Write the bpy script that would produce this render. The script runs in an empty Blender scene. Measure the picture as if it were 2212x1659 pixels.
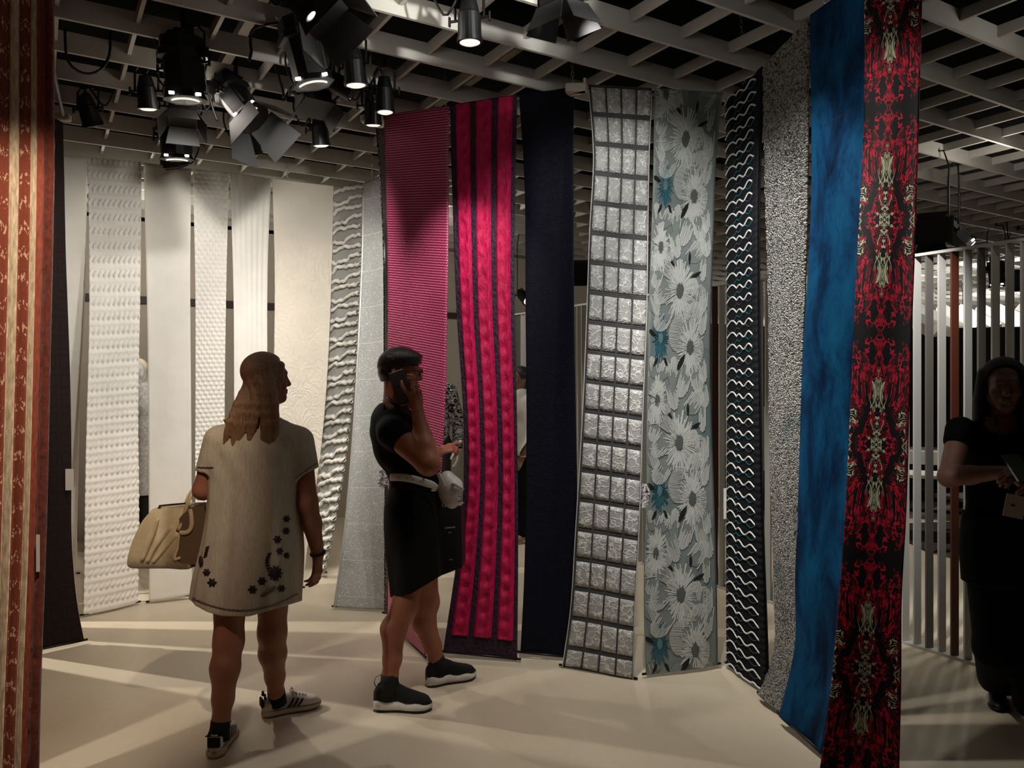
import bpy, math, random
import numpy as np
from mathutils import Vector, Matrix
from mathutils.bvhtree import BVHTree
random.seed(7); RNG = np.random.default_rng(7)
SC = bpy.context.scene
COL = SC.collection
PI = math.pi

# ------------------------------------------------------------------ camera
EYE = 1.5            # eye height of the photographer, metres
F = 1693.0           # focal length for a 2212 x 1659 frame
cam = bpy.data.cameras.new('camera'); camo = bpy.data.objects.new('camera', cam); COL.objects.link(camo)
cam.sensor_width = 36; cam.lens = 36 * F / 2212; cam.clip_start = .05; cam.clip_end = 100
camo.location = (0, 0, EYE); camo.rotation_euler = (PI / 2, 0, 0)
SC.camera = camo
SC.view_settings.view_transform = 'Standard'; SC.view_settings.look = 'None'
SC.view_settings.gamma = 1; SC.view_settings.use_curve_mapping = False
SC.view_settings.exposure = 0.0
SC.cycles.use_denoising = True
SC.cycles.max_bounces = 5; SC.cycles.diffuse_bounces = 3; SC.cycles.glossy_bounces = 2
SC.cycles.transmission_bounces = 2; SC.cycles.sample_clamp_indirect = 4
SC.cycles.caustics_reflective = False; SC.cycles.caustics_refractive = False
w = bpy.data.worlds.new('world'); SC.world = w; w.use_nodes = True
w.node_tree.nodes['Background'].inputs[0].default_value = (1.0, .9, .8, 1)
w.node_tree.nodes['Background'].inputs[1].default_value = 0.012

def spot(loc, aim, watts, angle, blend=.3, col=(1, .93, .84), r=.03):
    l = bpy.data.lights.new('spot_lamp', 'SPOT'); l.energy = watts; l.color = col
    l.spot_size = math.radians(angle); l.spot_blend = blend; l.shadow_soft_size = r
    o = bpy.data.objects.new('spot_lamp', l); COL.objects.link(o)
    o.location = loc
    o.rotation_euler = (Vector(aim) - Vector(loc)).to_track_quat('-Z', 'Y').to_euler()
    return o
def point(loc, watts, col=(1, .93, .84), r=.08):
    l = bpy.data.lights.new('point_light', 'POINT'); l.energy = watts; l.color = col; l.shadow_soft_size = r
    o = bpy.data.objects.new('point_light', l); COL.objects.link(o); o.location = loc
    return o
# lamps: white range
spot((-1.53, 3.74, 2.78), (-2.45, 5.25, 1.75), 92, 84, .8, (1, .95, .88))
spot((-0.90, 3.62, 2.80), (-1.75, 5.55, 1.85), 116, 78, .8, (1, .95, .88))
spot((-0.98, 4.45, 2.84), (-1.20, 5.60, 1.8), 32, 76, .8)
spot((-1.14, 4.62, 2.85), (-1.75, 5.60, 0.9), 22, 70, .8)
# crimson, pink, navy
spot((-0.75, 2.95, 2.90), (-0.50, 4.45, 1.25), 90, 42, .5)
spot((-0.17, 3.27, 2.90), (-0.24, 4.28, 2.0), 55, 44, .7)
spot((-0.17, 3.30, 2.80), (-0.31, 4.29, 2.30), 24, 26, .8, (1, .82, 1))
# grey, flowers
spot((0.45, 2.50, 2.92), (0.60, 4.10, 1.85), 85, 72, .6, (1, .985, .96))
# right-hand fabrics
spot((0.20, 3.00, 2.92), (1.30, 3.65, 1.8), 70, 72, .5, (1, .98, .95))
spot((0.25, 2.10, 2.92), (1.35, 2.80, 2.0), 40, 62, .5, (1, .95, .9))
# floor pools
spot((0.30, 3.30, 2.95), (0.75, 3.55, 0), 100, 70, .9)
spot((-0.70, 3.95, 2.90), (-1.6, 5.1, 0), 55, 66, .8)
# streaks through the gaps between the fabrics
spot((-4.60, 4.95, 2.75), (-1.2, 4.74, 0), 330, 46, .2, r=.015)
spot((-2.75, 1.50, 2.60), (-1.35, 3.1, 0), 110, 44, .3, r=.015)
spot((-2.06, 4.74, 2.80), (-0.30, 3.62, 0.2), 45, 34, .3, r=.02)
# ceiling boards over the middle
spot((0.40, 2.55, 2.98), (-0.35, 3.75, 3.55), 80, 64, .7, (1, 1, .98))
# warm light at the left on the rust fabric
spot((-0.85, 1.75, 2.80), (-1.80, 2.78, 1.5), 130, 56, .6, (1, .80, .62))
point((-1.0, 1.4, 2.5), 2.5, (1, .74, .54))
# booth and hall behind
point((-3.0, 6.5, 2.7), 30, (1, .92, .82)); point((-0.8, 7.2, 2.7), 24, (1, .92, .82))
spot((3.15, 4.95, 3.0), (2.90, 4.60, 0), 45, 46, .6, r=.15)
spot((0.45, 3.25, 2.90), (1.22, 3.62, 2.1), 22, 46, .7, (1, .98, .95)); spot((4.5, 8.0, 2.95), (4.2, 7.2, 0), 130, 80, .6)  # first spot is added only to brighten the silver tinsel
spot((1.75, 3.75, 2.95), (2.30, 4.75, 1.4), 140, 44, .6, (1, .98, .95))
spot((0.90, 6.6, 2.95), (0.95, 6.1, 0), 90, 80, .6)
for p, e in (((6.2, 12.0, 2.7), 50), ((9.0, 14.0, 2.7), 90), ((6.6, 10.6, 2.9), 35), ((11.5, 19.0, 2.6), 110), ((8.0, 20.0, 2.6), 110)): point(p, e, (1, .97, .93))
# added point lights brighten the grid, as if the housings leaked
point((-1.55, 4.15, 2.98), 5.5, (1, .90, .80), .12); point((-0.45, 3.2, 3.0), 2.5, (1, .95, .88), .12); point((0.5, 2.9, 2.98), 2.6, (1, .97, .93), .12); point((3.3, 5.3, 2.9), 7, (1, .93, .85), .12); point((2.5, 3.3, 3.0), 3.0, (1, .95, .88), .12)

# ------------------------------------------------------------------ helpers
def at(u, v, d):
    """a place in the room: seen u px across and v px down in the photograph, d metres away"""
    return np.array([(u - 1106) / F * d, d, EYE + (829.5 - v) / F * d])

def tag(o, label=None, cat=None, group=None, kind=None):
    for k, val in (('label', label), ('category', cat), ('group', group), ('kind', kind)):
        if val: o[k] = val
    return o

def empty(name, loc=(0, 0, 0), parent=None):
    o = bpy.data.objects.new(name, None); COL.objects.link(o); o.empty_display_size = .05
    o.location = loc
    if parent: o.parent = parent; o.location = Vector(loc) - wloc(parent)
    return o

def wloc(o):
    v = Vector(o.location)
    while o.parent: o = o.parent; v += Vector(o.location)
    return v

def mk(name, verts, faces, mats, parent=None, uv=None, smooth=True, origin=None, mi=None, flat=None):
    """one mesh object; verts are world positions"""
    V = np.asarray(verts, dtype=float).reshape(-1, 3)
    base = np.array(wloc(parent)) if parent else np.zeros(3)
    if origin is None:
        origin = base if parent else np.array([(V[:, 0].min() + V[:, 0].max()) / 2, (V[:, 1].min() + V[:, 1].max()) / 2, V[:, 2].min()])
    me = bpy.data.meshes.new(name)
    L = V - np.asarray(origin)
    if isinstance(faces, np.ndarray) and faces.ndim == 2:
        nf, k = faces.shape
        me.vertices.add(len(L)); me.vertices.foreach_set('co', L.astype(np.float32).ravel())
        me.loops.add(nf * k); me.loops.foreach_set('vertex_index', faces.astype(np.int32).ravel())
        me.polygons.add(nf); me.polygons.foreach_set('loop_start', np.arange(0, nf * k, k, dtype=np.int32))
        me.update(calc_edges=True)
    else:
        me.from_pydata([tuple(x) for x in L], [], faces)
    if smooth: me.polygons.foreach_set('use_smooth', np.ones(len(me.polygons), dtype=bool))
    if not isinstance(mats, (list, tuple)): mats = [mats]
    for m in mats: me.materials.append(m)
    if mi is not None: me.polygons.foreach_set('material_index', np.asarray(mi, dtype=np.int32))
    if uv is not None:
        lay = me.uv_layers.new(name='UVMap')
        li = np.empty(len(me.loops), dtype=np.int32); me.loops.foreach_get('vertex_index', li)
        lay.data.foreach_set('uv', np.asarray(uv, dtype=np.float32)[li].ravel())
    me.validate()
    o = bpy.data.objects.new(name, me); COL.objects.link(o)
    if parent: o.parent = parent
    o.location = Vector(np.asarray(origin) - base)
    return o

class MB:
    """collects plain shapes; build() links them as one mesh object"""
    def __init__(s): s.v = []; s.f = []; s.m = []
    def add(s, V, Fc, m=0):
        n = len(s.v); s.v += [tuple(map(float, x)) for x in V]
        s.f += [tuple(int(i) + n for i in f) for f in Fc]; s.m += [m] * len(Fc); return s
    def box(s, c, size, ax=None, m=0, bev=0):
        c = np.array(c, float); h = np.array(size, float) / 2
        A = np.eye(3) if ax is None else np.array(ax, float)
        if bev <= 0:
            V = [c + A.T @ (h * np.array(k)) for k in ((-1,-1,-1),(1,-1,-1),(1,1,-1),(-1,1,-1),(-1,-1,1),(1,-1,1),(1,1,1),(-1,1,1))]
            return s.add(V, [(0,3,2,1),(4,5,6,7),(0,1,5,4),(1,2,6,5),(2,3,7,6),(3,0,4,7)], m)
        V = []; b = bev                                    # bevelled rim round the third axis
        def ring(k, z): return [(-h[0]+k, -h[1], z), (h[0]-k, -h[1], z), (h[0], -h[1]+k, z), (h[0], h[1]-k, z), (h[0]-k, h[1], z), (-h[0]+k, h[1], z), (-h[0], h[1]-k, z), (-h[0], -h[1]+k, z)]
        def shr(r): return [(x*(1-b/max(h[0],1e-6)), y*(1-b/max(h[1],1e-6)), z) for x, y, z in r]
        R = [[(x, y, -h[2]) for x, y, z in shr(ring(b, 0))], ring(b, -h[2]+b), ring(b, h[2]-b), [(x, y, h[2]) for x, y, z in shr(ring(b, 0))]]
        for r in R: V += [c + A.T @ np.array(p) for p in r]
        Fc = [tuple(range(7, -1, -1)), tuple(range(24, 32))]
        for j in range(3):
            for i in range(8): Fc.append((j*8+i, j*8+(i+1)%8, j*8+8+(i+1)%8, j*8+8+i))
        return s.add(V, Fc, m)
    def tube(s, pts, r, n=8, m=0, cap=True, closed=False, up=None):
        P = [np.array(p, float) for p in pts]; N = len(P)
        R = [r] * N if np.isscalar(r) else list(r)
        V = []; prev = None
        for i in range(N):
            if closed: t = P[(i+1) % N] - P[i-1]
            else: t = P[min(i+1, N-1)] - P[max(i-1, 0)]
            t = t / (np.linalg.norm(t) + 1e-12)
            if prev is None:
                a = np.array(up, float) if up is not None else (np.array([0,0,1.]) if abs(t[2]) < .9 else np.array([1.,0,0]))
            else: a = prev
            x = a - t * a.dot(t); x /= np.linalg.norm(x) + 1e-12; prev = x
            y = np.cross(t, x)
            rr = R[i] if not np.isscalar(R[i]) else (R[i], R[i])
            for k in range(n):
                q = 2 * PI * k / n; V.append(P[i] + x * math.cos(q) * rr[0] + y * math.sin(q) * rr[1])
        Fc = []
        for i in range(N if closed else N - 1):
            j = (i + 1) % N
            for k in range(n): Fc.append((i*n+k, i*n+(k+1)%n, j*n+(k+1)%n, j*n+k))
        if cap and not closed: Fc += [tuple(range(n-1, -1, -1)), tuple(range((N-1)*n, N*n))]
        return s.add(V, Fc, m)
    def lathe(s, a, axis, prof, n=20, m=0):
        """prof: list of (distance along axis, radius)"""
        ax = np.array(axis, float); ax /= np.linalg.norm(ax)
        return s.tube([np.array(a) + ax * z for z, _ in prof], [max(r, 1e-4) for _, r in prof], n, m)
    def build(s, name, mats, parent=None, smooth=False, origin=None):
        return mk(name, s.v, s.f, mats, parent, smooth=smooth, origin=origin, mi=s.m)

# ------------------------------------------------------------------ materials
class NT:
    def __init__(s, name):
        s.mat = bpy.data.materials.new(name); s.mat.use_nodes = True
        s.t = s.mat.node_tree; s.b = s.t.nodes['Principled BSDF']
    def n(s, typ, **kw):
        nd = s.t.nodes.new(typ)
        for k, v in kw.items():
            if k.startswith('i_'): 
                key = k[2:]; key = int(key) if key.isdigit() else key.replace('_', ' ')
                s.put(v, nd.inputs[key])
            else: setattr(nd, k, v)
        return nd
    def put(s, v, inp):
        if isinstance(v, bpy.types.NodeSocket): s.t.links.new(v, inp)
        elif isinstance(v, bpy.types.Node): s.t.links.new(v.outputs[0], inp)
        elif hasattr(inp.default_value, '__len__') and len(inp.default_value) == 4 and len(v) == 3: inp.default_value = (*v, 1)
        else: inp.default_value = v
    def p(s, **kw):
        for k, v in kw.items(): s.put(v, s.b.inputs[k.replace('_', ' ')])
        return s
    def m(s, op, a, b=0.0, c=0.0, clamp=False):
        nd = s.t.nodes.new('ShaderNodeMath'); nd.operation = op; nd.use_clamp = clamp
        s.put(a, nd.inputs[0]); s.put(b, nd.inputs[1]); s.put(c, nd.inputs[2]); return nd.outputs[0]
    def uv(s):
        if not hasattr(s, '_uv'):
            tc = s.n('ShaderNodeTexCoord'); sx = s.n('ShaderNodeSeparateXYZ', i_0=tc.outputs['UV']); s._uv = (tc.outputs['UV'], sx.outputs[0], sx.outputs[1])
        return s._uv
    def obj(s): return s.n('ShaderNodeTexCoord').outputs['Object']
    def gen_noise(s, vec, scale, detail=4, rough=.55, dist=0.0):
        return s.n('ShaderNodeTexNoise', i_Vector=vec, i_Scale=scale, i_Detail=detail, i_Roughness=rough, i_Distortion=dist).outputs[0]
    def vec(s, x, y, z=0.0): return s.n('ShaderNodeCombineXYZ', i_0=x, i_1=y, i_2=z).outputs[0]
    def ramp(s, fac, stops, interp='LINEAR'):
        r = s.n('ShaderNodeValToRGB', i_0=fac); cr = r.color_ramp; cr.interpolation = interp
        while len(cr.elements) > 1: cr.elements.remove(cr.elements[-1])
        for i, (pos, c) in enumerate(stops):
            e = cr.elements[0] if i == 0 else cr.elements.new(pos)
            e.position = pos; e.color = (*c, 1) if len(c) == 3 else c
        return r.outputs[0]
    def mix(s, fac, a, b):
        nd = s.t.nodes.new('ShaderNodeMix'); nd.data_type = 'RGBA'
        s.put(fac, nd.inputs[0]); s.put(a, nd.inputs[6]); s.put(b, nd.inputs[7]); return nd.outputs[2]
    def bump(s, h, strength=.5, dist=.01):
        bn = s.n('ShaderNodeBump', i_Strength=strength, i_Distance=dist, i_Height=h); s.put(bn, s.b.inputs['Normal']); return s

def srgb(*c): return tuple((x / 255 / 12.92) if x / 255 <= .04045 else ((x / 255 + .055) / 1.055) ** 2.4 for x in c)
def plain(name, c, rough=.6, metal=0.0, spec=.5, noise=0, nscale=40, bump=0, bscale=200, sheen=0):
    t = NT(name); t.p(Roughness=rough, Metallic=metal, Specular_IOR_Level=spec)
    if sheen: t.p(Sheen_Weight=sheen, Sheen_Roughness=.4)
    if noise:
        f = t.gen_noise(t.obj(), nscale); k = noise
        t.p(Base_Color=t.ramp(f, [(.25, tuple(x * (1 - k) for x in c)), (.75, tuple(min(1, x * (1 + k)) for x in c))]))
    else: t.p(Base_Color=c)
    if bump: t.bump(t.gen_noise(t.obj(), bscale, 3), bump, .004)
    return t.mat
def emit(name, c, strength):
    t = NT(name); t.p(Base_Color=c, Emission_Color=c, Emission_Strength=strength); return t.mat

def catmull(ts, Ps, q):
    """smooth interpolation of points Ps (n,3) given at parameters ts, evaluated at q"""
    ts = np.asarray(ts, float); Ps = np.asarray(Ps, float); q = np.asarray(q, float)
    m = np.gradient(Ps, ts, axis=0) if len(ts) > 2 else np.repeat((Ps[1:] - Ps[:1]) / (ts[1] - ts[0]), 2, 0)
    i = np.clip(np.searchsorted(ts, q, side='right') - 1, 0, len(ts) - 2)
    h = (ts[i+1] - ts[i]); x = ((q - ts[i]) / h)[..., None]; h = h[..., None]
    return (2*x**3 - 3*x**2 + 1) * Ps[i] + (x**3 - 2*x**2 + x) * h * m[i] + (-2*x**3 + 3*x**2) * Ps[i+1] + (x**3 - x**2) * h * m[i+1]

def vnoise(x, y, seed=0):
    x = np.asarray(x, float); y = np.asarray(y, float)
    xi = np.floor(x).astype(int); yi = np.floor(y).astype(int); fx = x - xi; fy = y - yi
    fx = fx*fx*(3-2*fx); fy = fy*fy*(3-2*fy)
    def h(a, b):
        n = np.sin(a * 127.1 + b * 311.7 + seed * 74.7) * 43758.5453
        return n - np.floor(n)
    return (h(xi, yi)*(1-fx) + h(xi+1, yi)*fx)*(1-fy) + (h(xi, yi+1)*(1-fx) + h(xi+1, yi+1)*fx)*fy
def fbm(x, y, seed=0, o=4):
    return sum(vnoise(x * 2**k, y * 2**k, seed + k) * .5**k for k in range(o)) / (2 - .5**(o-1))
# ------------------------------------------------------------------ the room
AX_A = np.array([.855, .518, 0]); AX_B = np.array([-.518, .855, 0])   # the two directions of the ceiling grid
ft = NT('floor_paint')
f1 = ft.gen_noise(ft.obj(), 1.3, 4); f2 = ft.gen_noise(ft.obj(), 45, 3)
ft.p(Base_Color=ft.ramp(ft.m('ADD', ft.m('MULTIPLY', f1, .75), ft.m('MULTIPLY', f2, .25)), [(.3, srgb(206, 193, 168)), (.7, srgb(220, 207, 183))]), Roughness=.5, Specular_IOR_Level=.35)
ft.bump(f2, .08, .002)
X0, X1, Y0, Y1, ZC = -9.0, 17.0, -3.5, 30.0, 3.12
fl = MB(); fl.box(((X0+X1)/2, (Y0+Y1)/2, -.05), (X1-X0, Y1-Y0, .1))
tag(fl.build('floor', ft.mat), kind='structure')
m_dark = plain('dark_wall_paint', srgb(34, 31, 29), .8, noise=.15)
m_black = plain('black_void_paint', srgb(7, 7, 7), .95, spec=.05)
m_beige = plain('beige_wall_paint', srgb(190, 180, 165), .85, noise=.05, nscale=6)
for nm, c, s, m in (('wall_back', ((X0+X1)/2, Y1+.05, 2.1), (X1-X0, .1, 4.2), m_dark), ('wall_front', ((X0+X1)/2, Y0-.05, 2.1), (X1-X0, .1, 4.2), m_dark),
                    ('wall_right', (X1+.05, (Y0+Y1)/2, 2.1), (.1, Y1-Y0, 4.2), m_dark), ('wall_west', (X0-.05, (Y0+Y1)/2, 2.1), (.1, Y1-Y0, 4.2), m_dark)):
    tag(MB().box(c, s).build(nm if nm != 'wall_west' else 'wall_left_side', m), kind='structure')
# beige booth wall behind the white fabrics, parallel to the grid
W0 = np.array([-4.06, 7.5, 0]); BWL = 9.0
wl = MB(); ctr = W0 + AX_A * 1.5 + AX_B * .06
wl.box(ctr + np.array([0, 0, 1.555]), (BWL, .1, 3.11), (AX_A, AX_B, (0, 0, 1)))
wall_left = tag(wl.build('wall_left', m_beige), kind='structure')
m_trim = plain('dark_wood_trim', srgb(58, 48, 42), .6)
t = MB(); t.box(W0 + AX_A * 1.5 + AX_B * -.01 + np.array([0, 0, 2.33]), (BWL, .035, .07), (AX_A, AX_B, (0, 0, 1)))
tag(t.build('trim_1', m_trim), kind='structure')
for i, k in enumerate((-.12, 1.98, 4.1, 5.9)):
    t = MB(); t.box(W0 + AX_A * k + AX_B * -.012 + np.array([0, 0, 1.15]), (.075, .04, 2.29), (AX_A, AX_B, (0, 0, 1)))
    tag(t.build('trim_%d' % (i + 2), m_trim), kind='structure')
m_fin = plain('angled_wall_sign', srgb(70, 62, 55), .7)
# open grid of boards
m_board = plain('pale_grey_board', srgb(182, 178, 168), .75, noise=.06, nscale=9)
ceil = tag(empty('ceiling'), kind='structure')
sl = MB().box(((X0+X1)/2, (Y0+Y1)/2, 4.25), (X1-X0, Y1-Y0, .1)).build('slab', m_black, ceil)
TH, DP = .018, .10
A_OFF = [2.02 + .3975 * n for n in range(-7, 34)]
B_OFF = [.075 + .323 * n for n in range(-22, 66)]
def span(o, d, lo, hi):
    """part of the line o + t d inside the room rectangle"""
    a, b = -60., 60.
    for i, (l, h) in enumerate(((X0, X1), (Y0, Y1))):
        if abs(d[i]) > 1e-6:
            p, q = (l - o[i]) / d[i], (h - o[i]) / d[i]; a, b = max(a, min(p, q)), min(b, max(p, q))
    return max(a, lo), min(b, hi)
for na in A_OFF:
    a, b = span(AX_B * na, AX_A, -8, 22)
    if b - a < .3: continue
    if na > 8.46: a = max(a, 2.6)                          # the beige wall stands below this side
    MB().box(AX_B * na + AX_A * (a + b) / 2 + np.array([0, 0, ZC + DP / 2]), (b - a, TH, DP), (AX_A, AX_B, (0, 0, 1))).build('board', m_board, ceil)
for pb in B_OFF:
    a, b = span(AX_A * pb, AX_B, A_OFF[0], A_OFF[-1] if pb > 2.6 else 8.5)
    if b - a < .3: continue
    cut = [a] + [n for n in A_OFF if a + .02 < n < b - .02] + [b]
    mb = MB()
    for p, q in zip(cut[:-1], cut[1:]):
        mb.box(AX_A * pb + AX_B * (p + q) / 2 + np.array([0, 0, ZC + DP - .028]), (TH, q - p - TH - .001, .054), (AX_A, AX_B, (0, 0, 1)))
    mb.build('cross_board', m_board, ceil)
# lighting tracks lying above the grid
m_track = plain('aluminium_track', srgb(150, 140, 128), .45, .6)
for i, pb in enumerate((-.42, -.28, .9, 1.45, 2.2)):
    mb = MB().box(AX_A * pb + AX_B * 4.2 + np.array([0, 0, ZC + DP + .09]), (.05, 6.2, .05), (AX_A, AX_B, (0, 0, 1)))
    o = mb.build('lighting_track', m_track)
    tag(o, ['narrow aluminium lighting track above the grid at the far left', 'aluminium lighting track over the left spotlights', 'aluminium lighting track above the dotted pink fabric',
            'aluminium lighting track above the pink striped fabric', 'aluminium lighting track above the grey chequered fabric'][i], 'track', 'lighting tracks above the ceiling grid')
# ------------------------------------------------------------------ hanging fabrics
class Panel:
    def __init__(s, L, R, dl, dr, wave=.006, seed=0):
        def edge(keys, d):
            vs = np.array([k[1] for k in keys], float); tt = (vs - vs[0]) / (vs[-1] - vs[0])
            dd = d[0] + (d[1] - d[0]) * tt if len(d) == 2 else np.array(d)
            return tt, np.array([at(k[0], k[1], q) for k, q in zip(keys, dd)])
        s.l = edge(L, dl); s.r = edge(R, dr); s.wave = wave; s.seed = seed
        q = np.linspace(0, 1, 60); a, b = catmull(*s.l, q), catmull(*s.r, q)
        s.w = float(np.linalg.norm(b - a, axis=1).mean()); c = (a + b) / 2
        s.h = float(np.linalg.norm(np.diff(c, axis=0), axis=1).sum())
    def raw(s, S, T):
        S = np.asarray(S, float); T = np.asarray(T, float)
        a, b = catmull(*s.l, T), catmull(*s.r, T)
        return a + (b - a) * S[..., None]
    def normal(s, S, T):
        e = .004
        du = s.raw(S + e, T) - s.raw(S - e, T); dv = s.raw(S, np.clip(T + e, 0, 1)) - s.raw(S, np.clip(T - e, 0, 1))
        n = np.cross(dv, du); n /= np.linalg.norm(n, axis=-1, keepdims=True) + 1e-12
        return n
    def __call__(s, S, T, H=0.0):
        S = np.asarray(S, float); T = np.asarray(T, float)
        wv = s.wave * (np.sin(S * 5.1 + s.seed + T * 3.0) + .6 * np.sin(T * 11 + s.seed * 2 + S * 2)) * np.clip(T * 4, 0, 1)
        return s.raw(S, T) + s.normal(S, T) * (np.asarray(H) + wv)[..., None]
    def grid(s, nu, nv, s0=0., s1=1., t0=0., t1=1., relief=None, h0=0., th=.006, edgefall=0):
        S, T = np.meshgrid(np.linspace(s0, s1, nu + 1), np.linspace(t0, t1, nv + 1))
        U, Vm = S * s.w, T * s.h
        H = np.full_like(S, h0)
        if relief is not None: H = H + relief(U, Vm)
        Pf = s(S, T, H); Pb = s(S, T, np.full_like(S, h0 - th))
        n = (nu + 1) * (nv + 1); idx = np.arange(n).reshape(nv + 1, nu + 1)
        q = np.stack([idx[:-1, :-1], idx[1:, :-1], idx[1:, 1:], idx[:-1, 1:]], -1).reshape(-1, 4)
        qb = q[:, ::-1] + n
        rim = np.concatenate([idx[0, :], idx[1:, -1], idx[-1, -2::-1], idx[-2:0:-1, 0]])
        r2 = np.roll(rim, -1)
        side = np.stack([rim, r2, r2 + n, rim + n], -1)
        V = np.concatenate([Pf.reshape(-1, 3), Pb.reshape(-1, 3)])
        uv = np.concatenate([np.stack([U, Vm], -1).reshape(-1, 2)] * 2)
        return V, np.concatenate([q, qb, side]), uv
    def mesh(s, name, mat, nu, nv, parent=None, smooth=True, **kw):
        V, Fc, uv = s.grid(nu, nv, **kw); return mk(name, V, Fc, mat, parent, uv=uv, smooth=smooth)
    def slab(s, name, mat, s0, s1, t0, t1, parent, h0=.001, th=.004, nu=3, nv=4, crown=.0):
        rel = None
        if crown:
            def rel(U, V): 
                a = (U - U.min()) / (U.max() - U.min()); b = (V - V.min()) / (V.max() - V.min())
                return crown * np.minimum(1, 4 * np.minimum(np.minimum(a, 1 - a), np.minimum(b, 1 - b)))
        return s.mesh(name, mat, nu, nv, parent, s0=s0, s1=s1, t0=t0, t1=t1, relief=rel, h0=h0 + th, th=th, smooth=False)
    def cord(s, name, mat, S, T, r, parent, h=.003, flat=.6):
        S = np.asarray(S, float); T = np.asarray(T, float); n = len(S)
        C = s(S, T, np.full(n, h)); nrm = s.normal(S, T)
        t = np.gradient(C, axis=0); t /= np.linalg.norm(t, axis=1, keepdims=True) + 1e-12
        b = np.cross(nrm, t); rr = np.broadcast_to(np.asarray(r, float), (n,))[:, None]
        V = np.stack([C - b * rr, C + nrm * rr * flat * 1.3 - b * rr * .45, C + nrm * rr * flat * 1.3 + b * rr * .45, C + b * rr], 1).reshape(-1, 3)
        Fc = [(i*4+k, i*4+k+1, i*4+5+k, i*4+4+k) for i in range(n-1) for k in range(3)] + [(0, 3, 2, 1), (n*4-4, n*4-3, n*4-2, n*4-1)]
        return mk(name, V, np.array([f for f in Fc]), mat, parent)
    def rod(s, parent, mat, e=.02, r=.007, top=False):
        T = .002 if top else .998
        a = s(np.array([0., 1.]), np.array([T, T]), np.array([-.006, -.006])); d = (a[1] - a[0]) / np.linalg.norm(a[1] - a[0])
        return MB().tube([a[0] - d * e, a[1] + d * e], r, 8).build('top_rod' if top else 'hem_rod', mat, parent, smooth=True)

m_rod = plain('dark_hem_rod', srgb(35, 32, 30), .4, .4)
FAB = 'fabric lengths hung around the ring'
def fabric(pn, mat, label, nu=16, nv=90, rod=True, **kw):
    o = pn.mesh('hanging_fabric', mat, nu, nv, **kw); tag(o, label, 'fabric', FAB)
    if rod: pn.rod(o, m_rod)
    return o
def card(pn, parent, u, v, d, wpx, hpx, mat, name='price_tag', tilt=0.0):
    """a small card pinned on the edge of a fabric"""
    a = at(u, v, d); k = d / F; mb = MB(); c, sn = math.cos(tilt), math.sin(tilt)
    ax = (np.array([1, 0, 0]) * c + np.array([0, 0, 1]) * sn, (0, 1, 0), np.array([0, 0, 1]) * c - np.array([1, 0, 0]) * sn)
    mb.box(a, (wpx * k, .003, hpx * k), ax, 0)
    return mb.build(name, mat, parent)

# --- weave materials
def weave(name, c, c2=None, rough=.8, fx=500, fy=500, amp=.3, sheen=.2, nz=.12, nscale=6):
    t = NT(name); uv, x, y = t.uv()
    h = t.m('ADD', t.m('SINE', t.m('MULTIPLY', x, fx)), t.m('SINE', t.m('MULTIPLY', y, fy)))
    f = t.m('ADD', t.m('MULTIPLY', h, .15), t.gen_noise(uv, nscale, 4))
    c2 = c2 or tuple(v * (1 - nz) for v in c)
    t.p(Base_Color=t.ramp(f, [(.25, c2), (.7, c)]), Roughness=rough, Specular_IOR_Level=.25, Sheen_Weight=sheen, Sheen_Roughness=.5)
    if amp: t.bump(h, amp, .0015)
    return t.mat
white1 = weave('white_linen', srgb(226, 222, 212), fx=700, fy=1500, amp=.15)
white2 = weave('white_knit', srgb(232, 228, 219), fx=900, fy=900, amp=.12)
cream = weave('cream_matelasse', srgb(226, 218, 203), fx=1200, fy=1200, amp=.08)
m_tag = plain('white_card', srgb(225, 222, 215), .6)

# --- the white range, left to right
W = Panel([(128, 333), (128, 800), (126, 1240)], [(190, 339), (184, 620), (172, 900), (166, 1240)], (5.16, 5.5), (5.30, 5.5), seed=1)
fabric(W, white1, 'plain white fabric strip, leftmost of the white row, by the dark brown fabric')
W = Panel([(190, 340), (193, 600), (186, 1000), (181, 1330)], [(306, 350), (304, 560), (298, 900), (300, 1180), (300, 1303)], (5.32, 5.02), (5.42, 5.30), wave=.01, seed=2)
def rl(U, V):
    ph = U / .032 + .30 * np.sin(2 * PI * V / .095)
    return .009 * np.sin(2 * PI * ph) * np.clip(.25 + .75 * np.sin(2 * PI * V / .095 + .8), 0, 1) + .003 * np.sin(2 * PI * V / .0475) + .003 * vnoise(U * 60, V * 40)
fabric(W, white2, 'white fabric puckered all over in slanted leaf-shaped puffs', 84, 520, relief=rl)
W = Panel([(310, 351), (316, 600), (320, 900), (322, 1302)], [(413, 365), (411, 600), (413, 900), (415, 1288)], (5.46, 5.34), (5.52, 5.44), seed=3)
fabric(W, white1, 'smooth plain white linen fabric between two puckered white ones', 20, 100)
W = Panel([(416, 365), (421, 560), (422, 1000), (424, 1280)], [(495, 372), (490, 560), (486, 800), (486, 1270)], (5.56, 5.50), (5.64, 5.57), seed=4)
def rl(U, V):
    a = U / .036; r = np.floor(V / .032); b = V / .032
    return .011 * np.abs(np.sin(PI * (a + .5 * (r % 2))) * np.sin(PI * b)) ** .8
fabric(W, white2, 'narrow white fabric with rows of small diamond-shaped puffs', 80, 560, relief=rl)
W = Panel([(497, 372), (503, 560), (506, 900), (506, 1268)], [(586, 386), (579, 560), (578, 800), (578, 1262)], (5.60, 5.55), (5.75, 5.6), seed=5)
def rl(U, V): return .004 * np.sin(2 * PI * U / .036) * np.clip(1 - V / 1.6, 0, 1) + .003 * np.sin(2 * PI * (U / .03 + V / .05)) * np.clip(V / 1.4 - .6, 0, 1)
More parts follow.
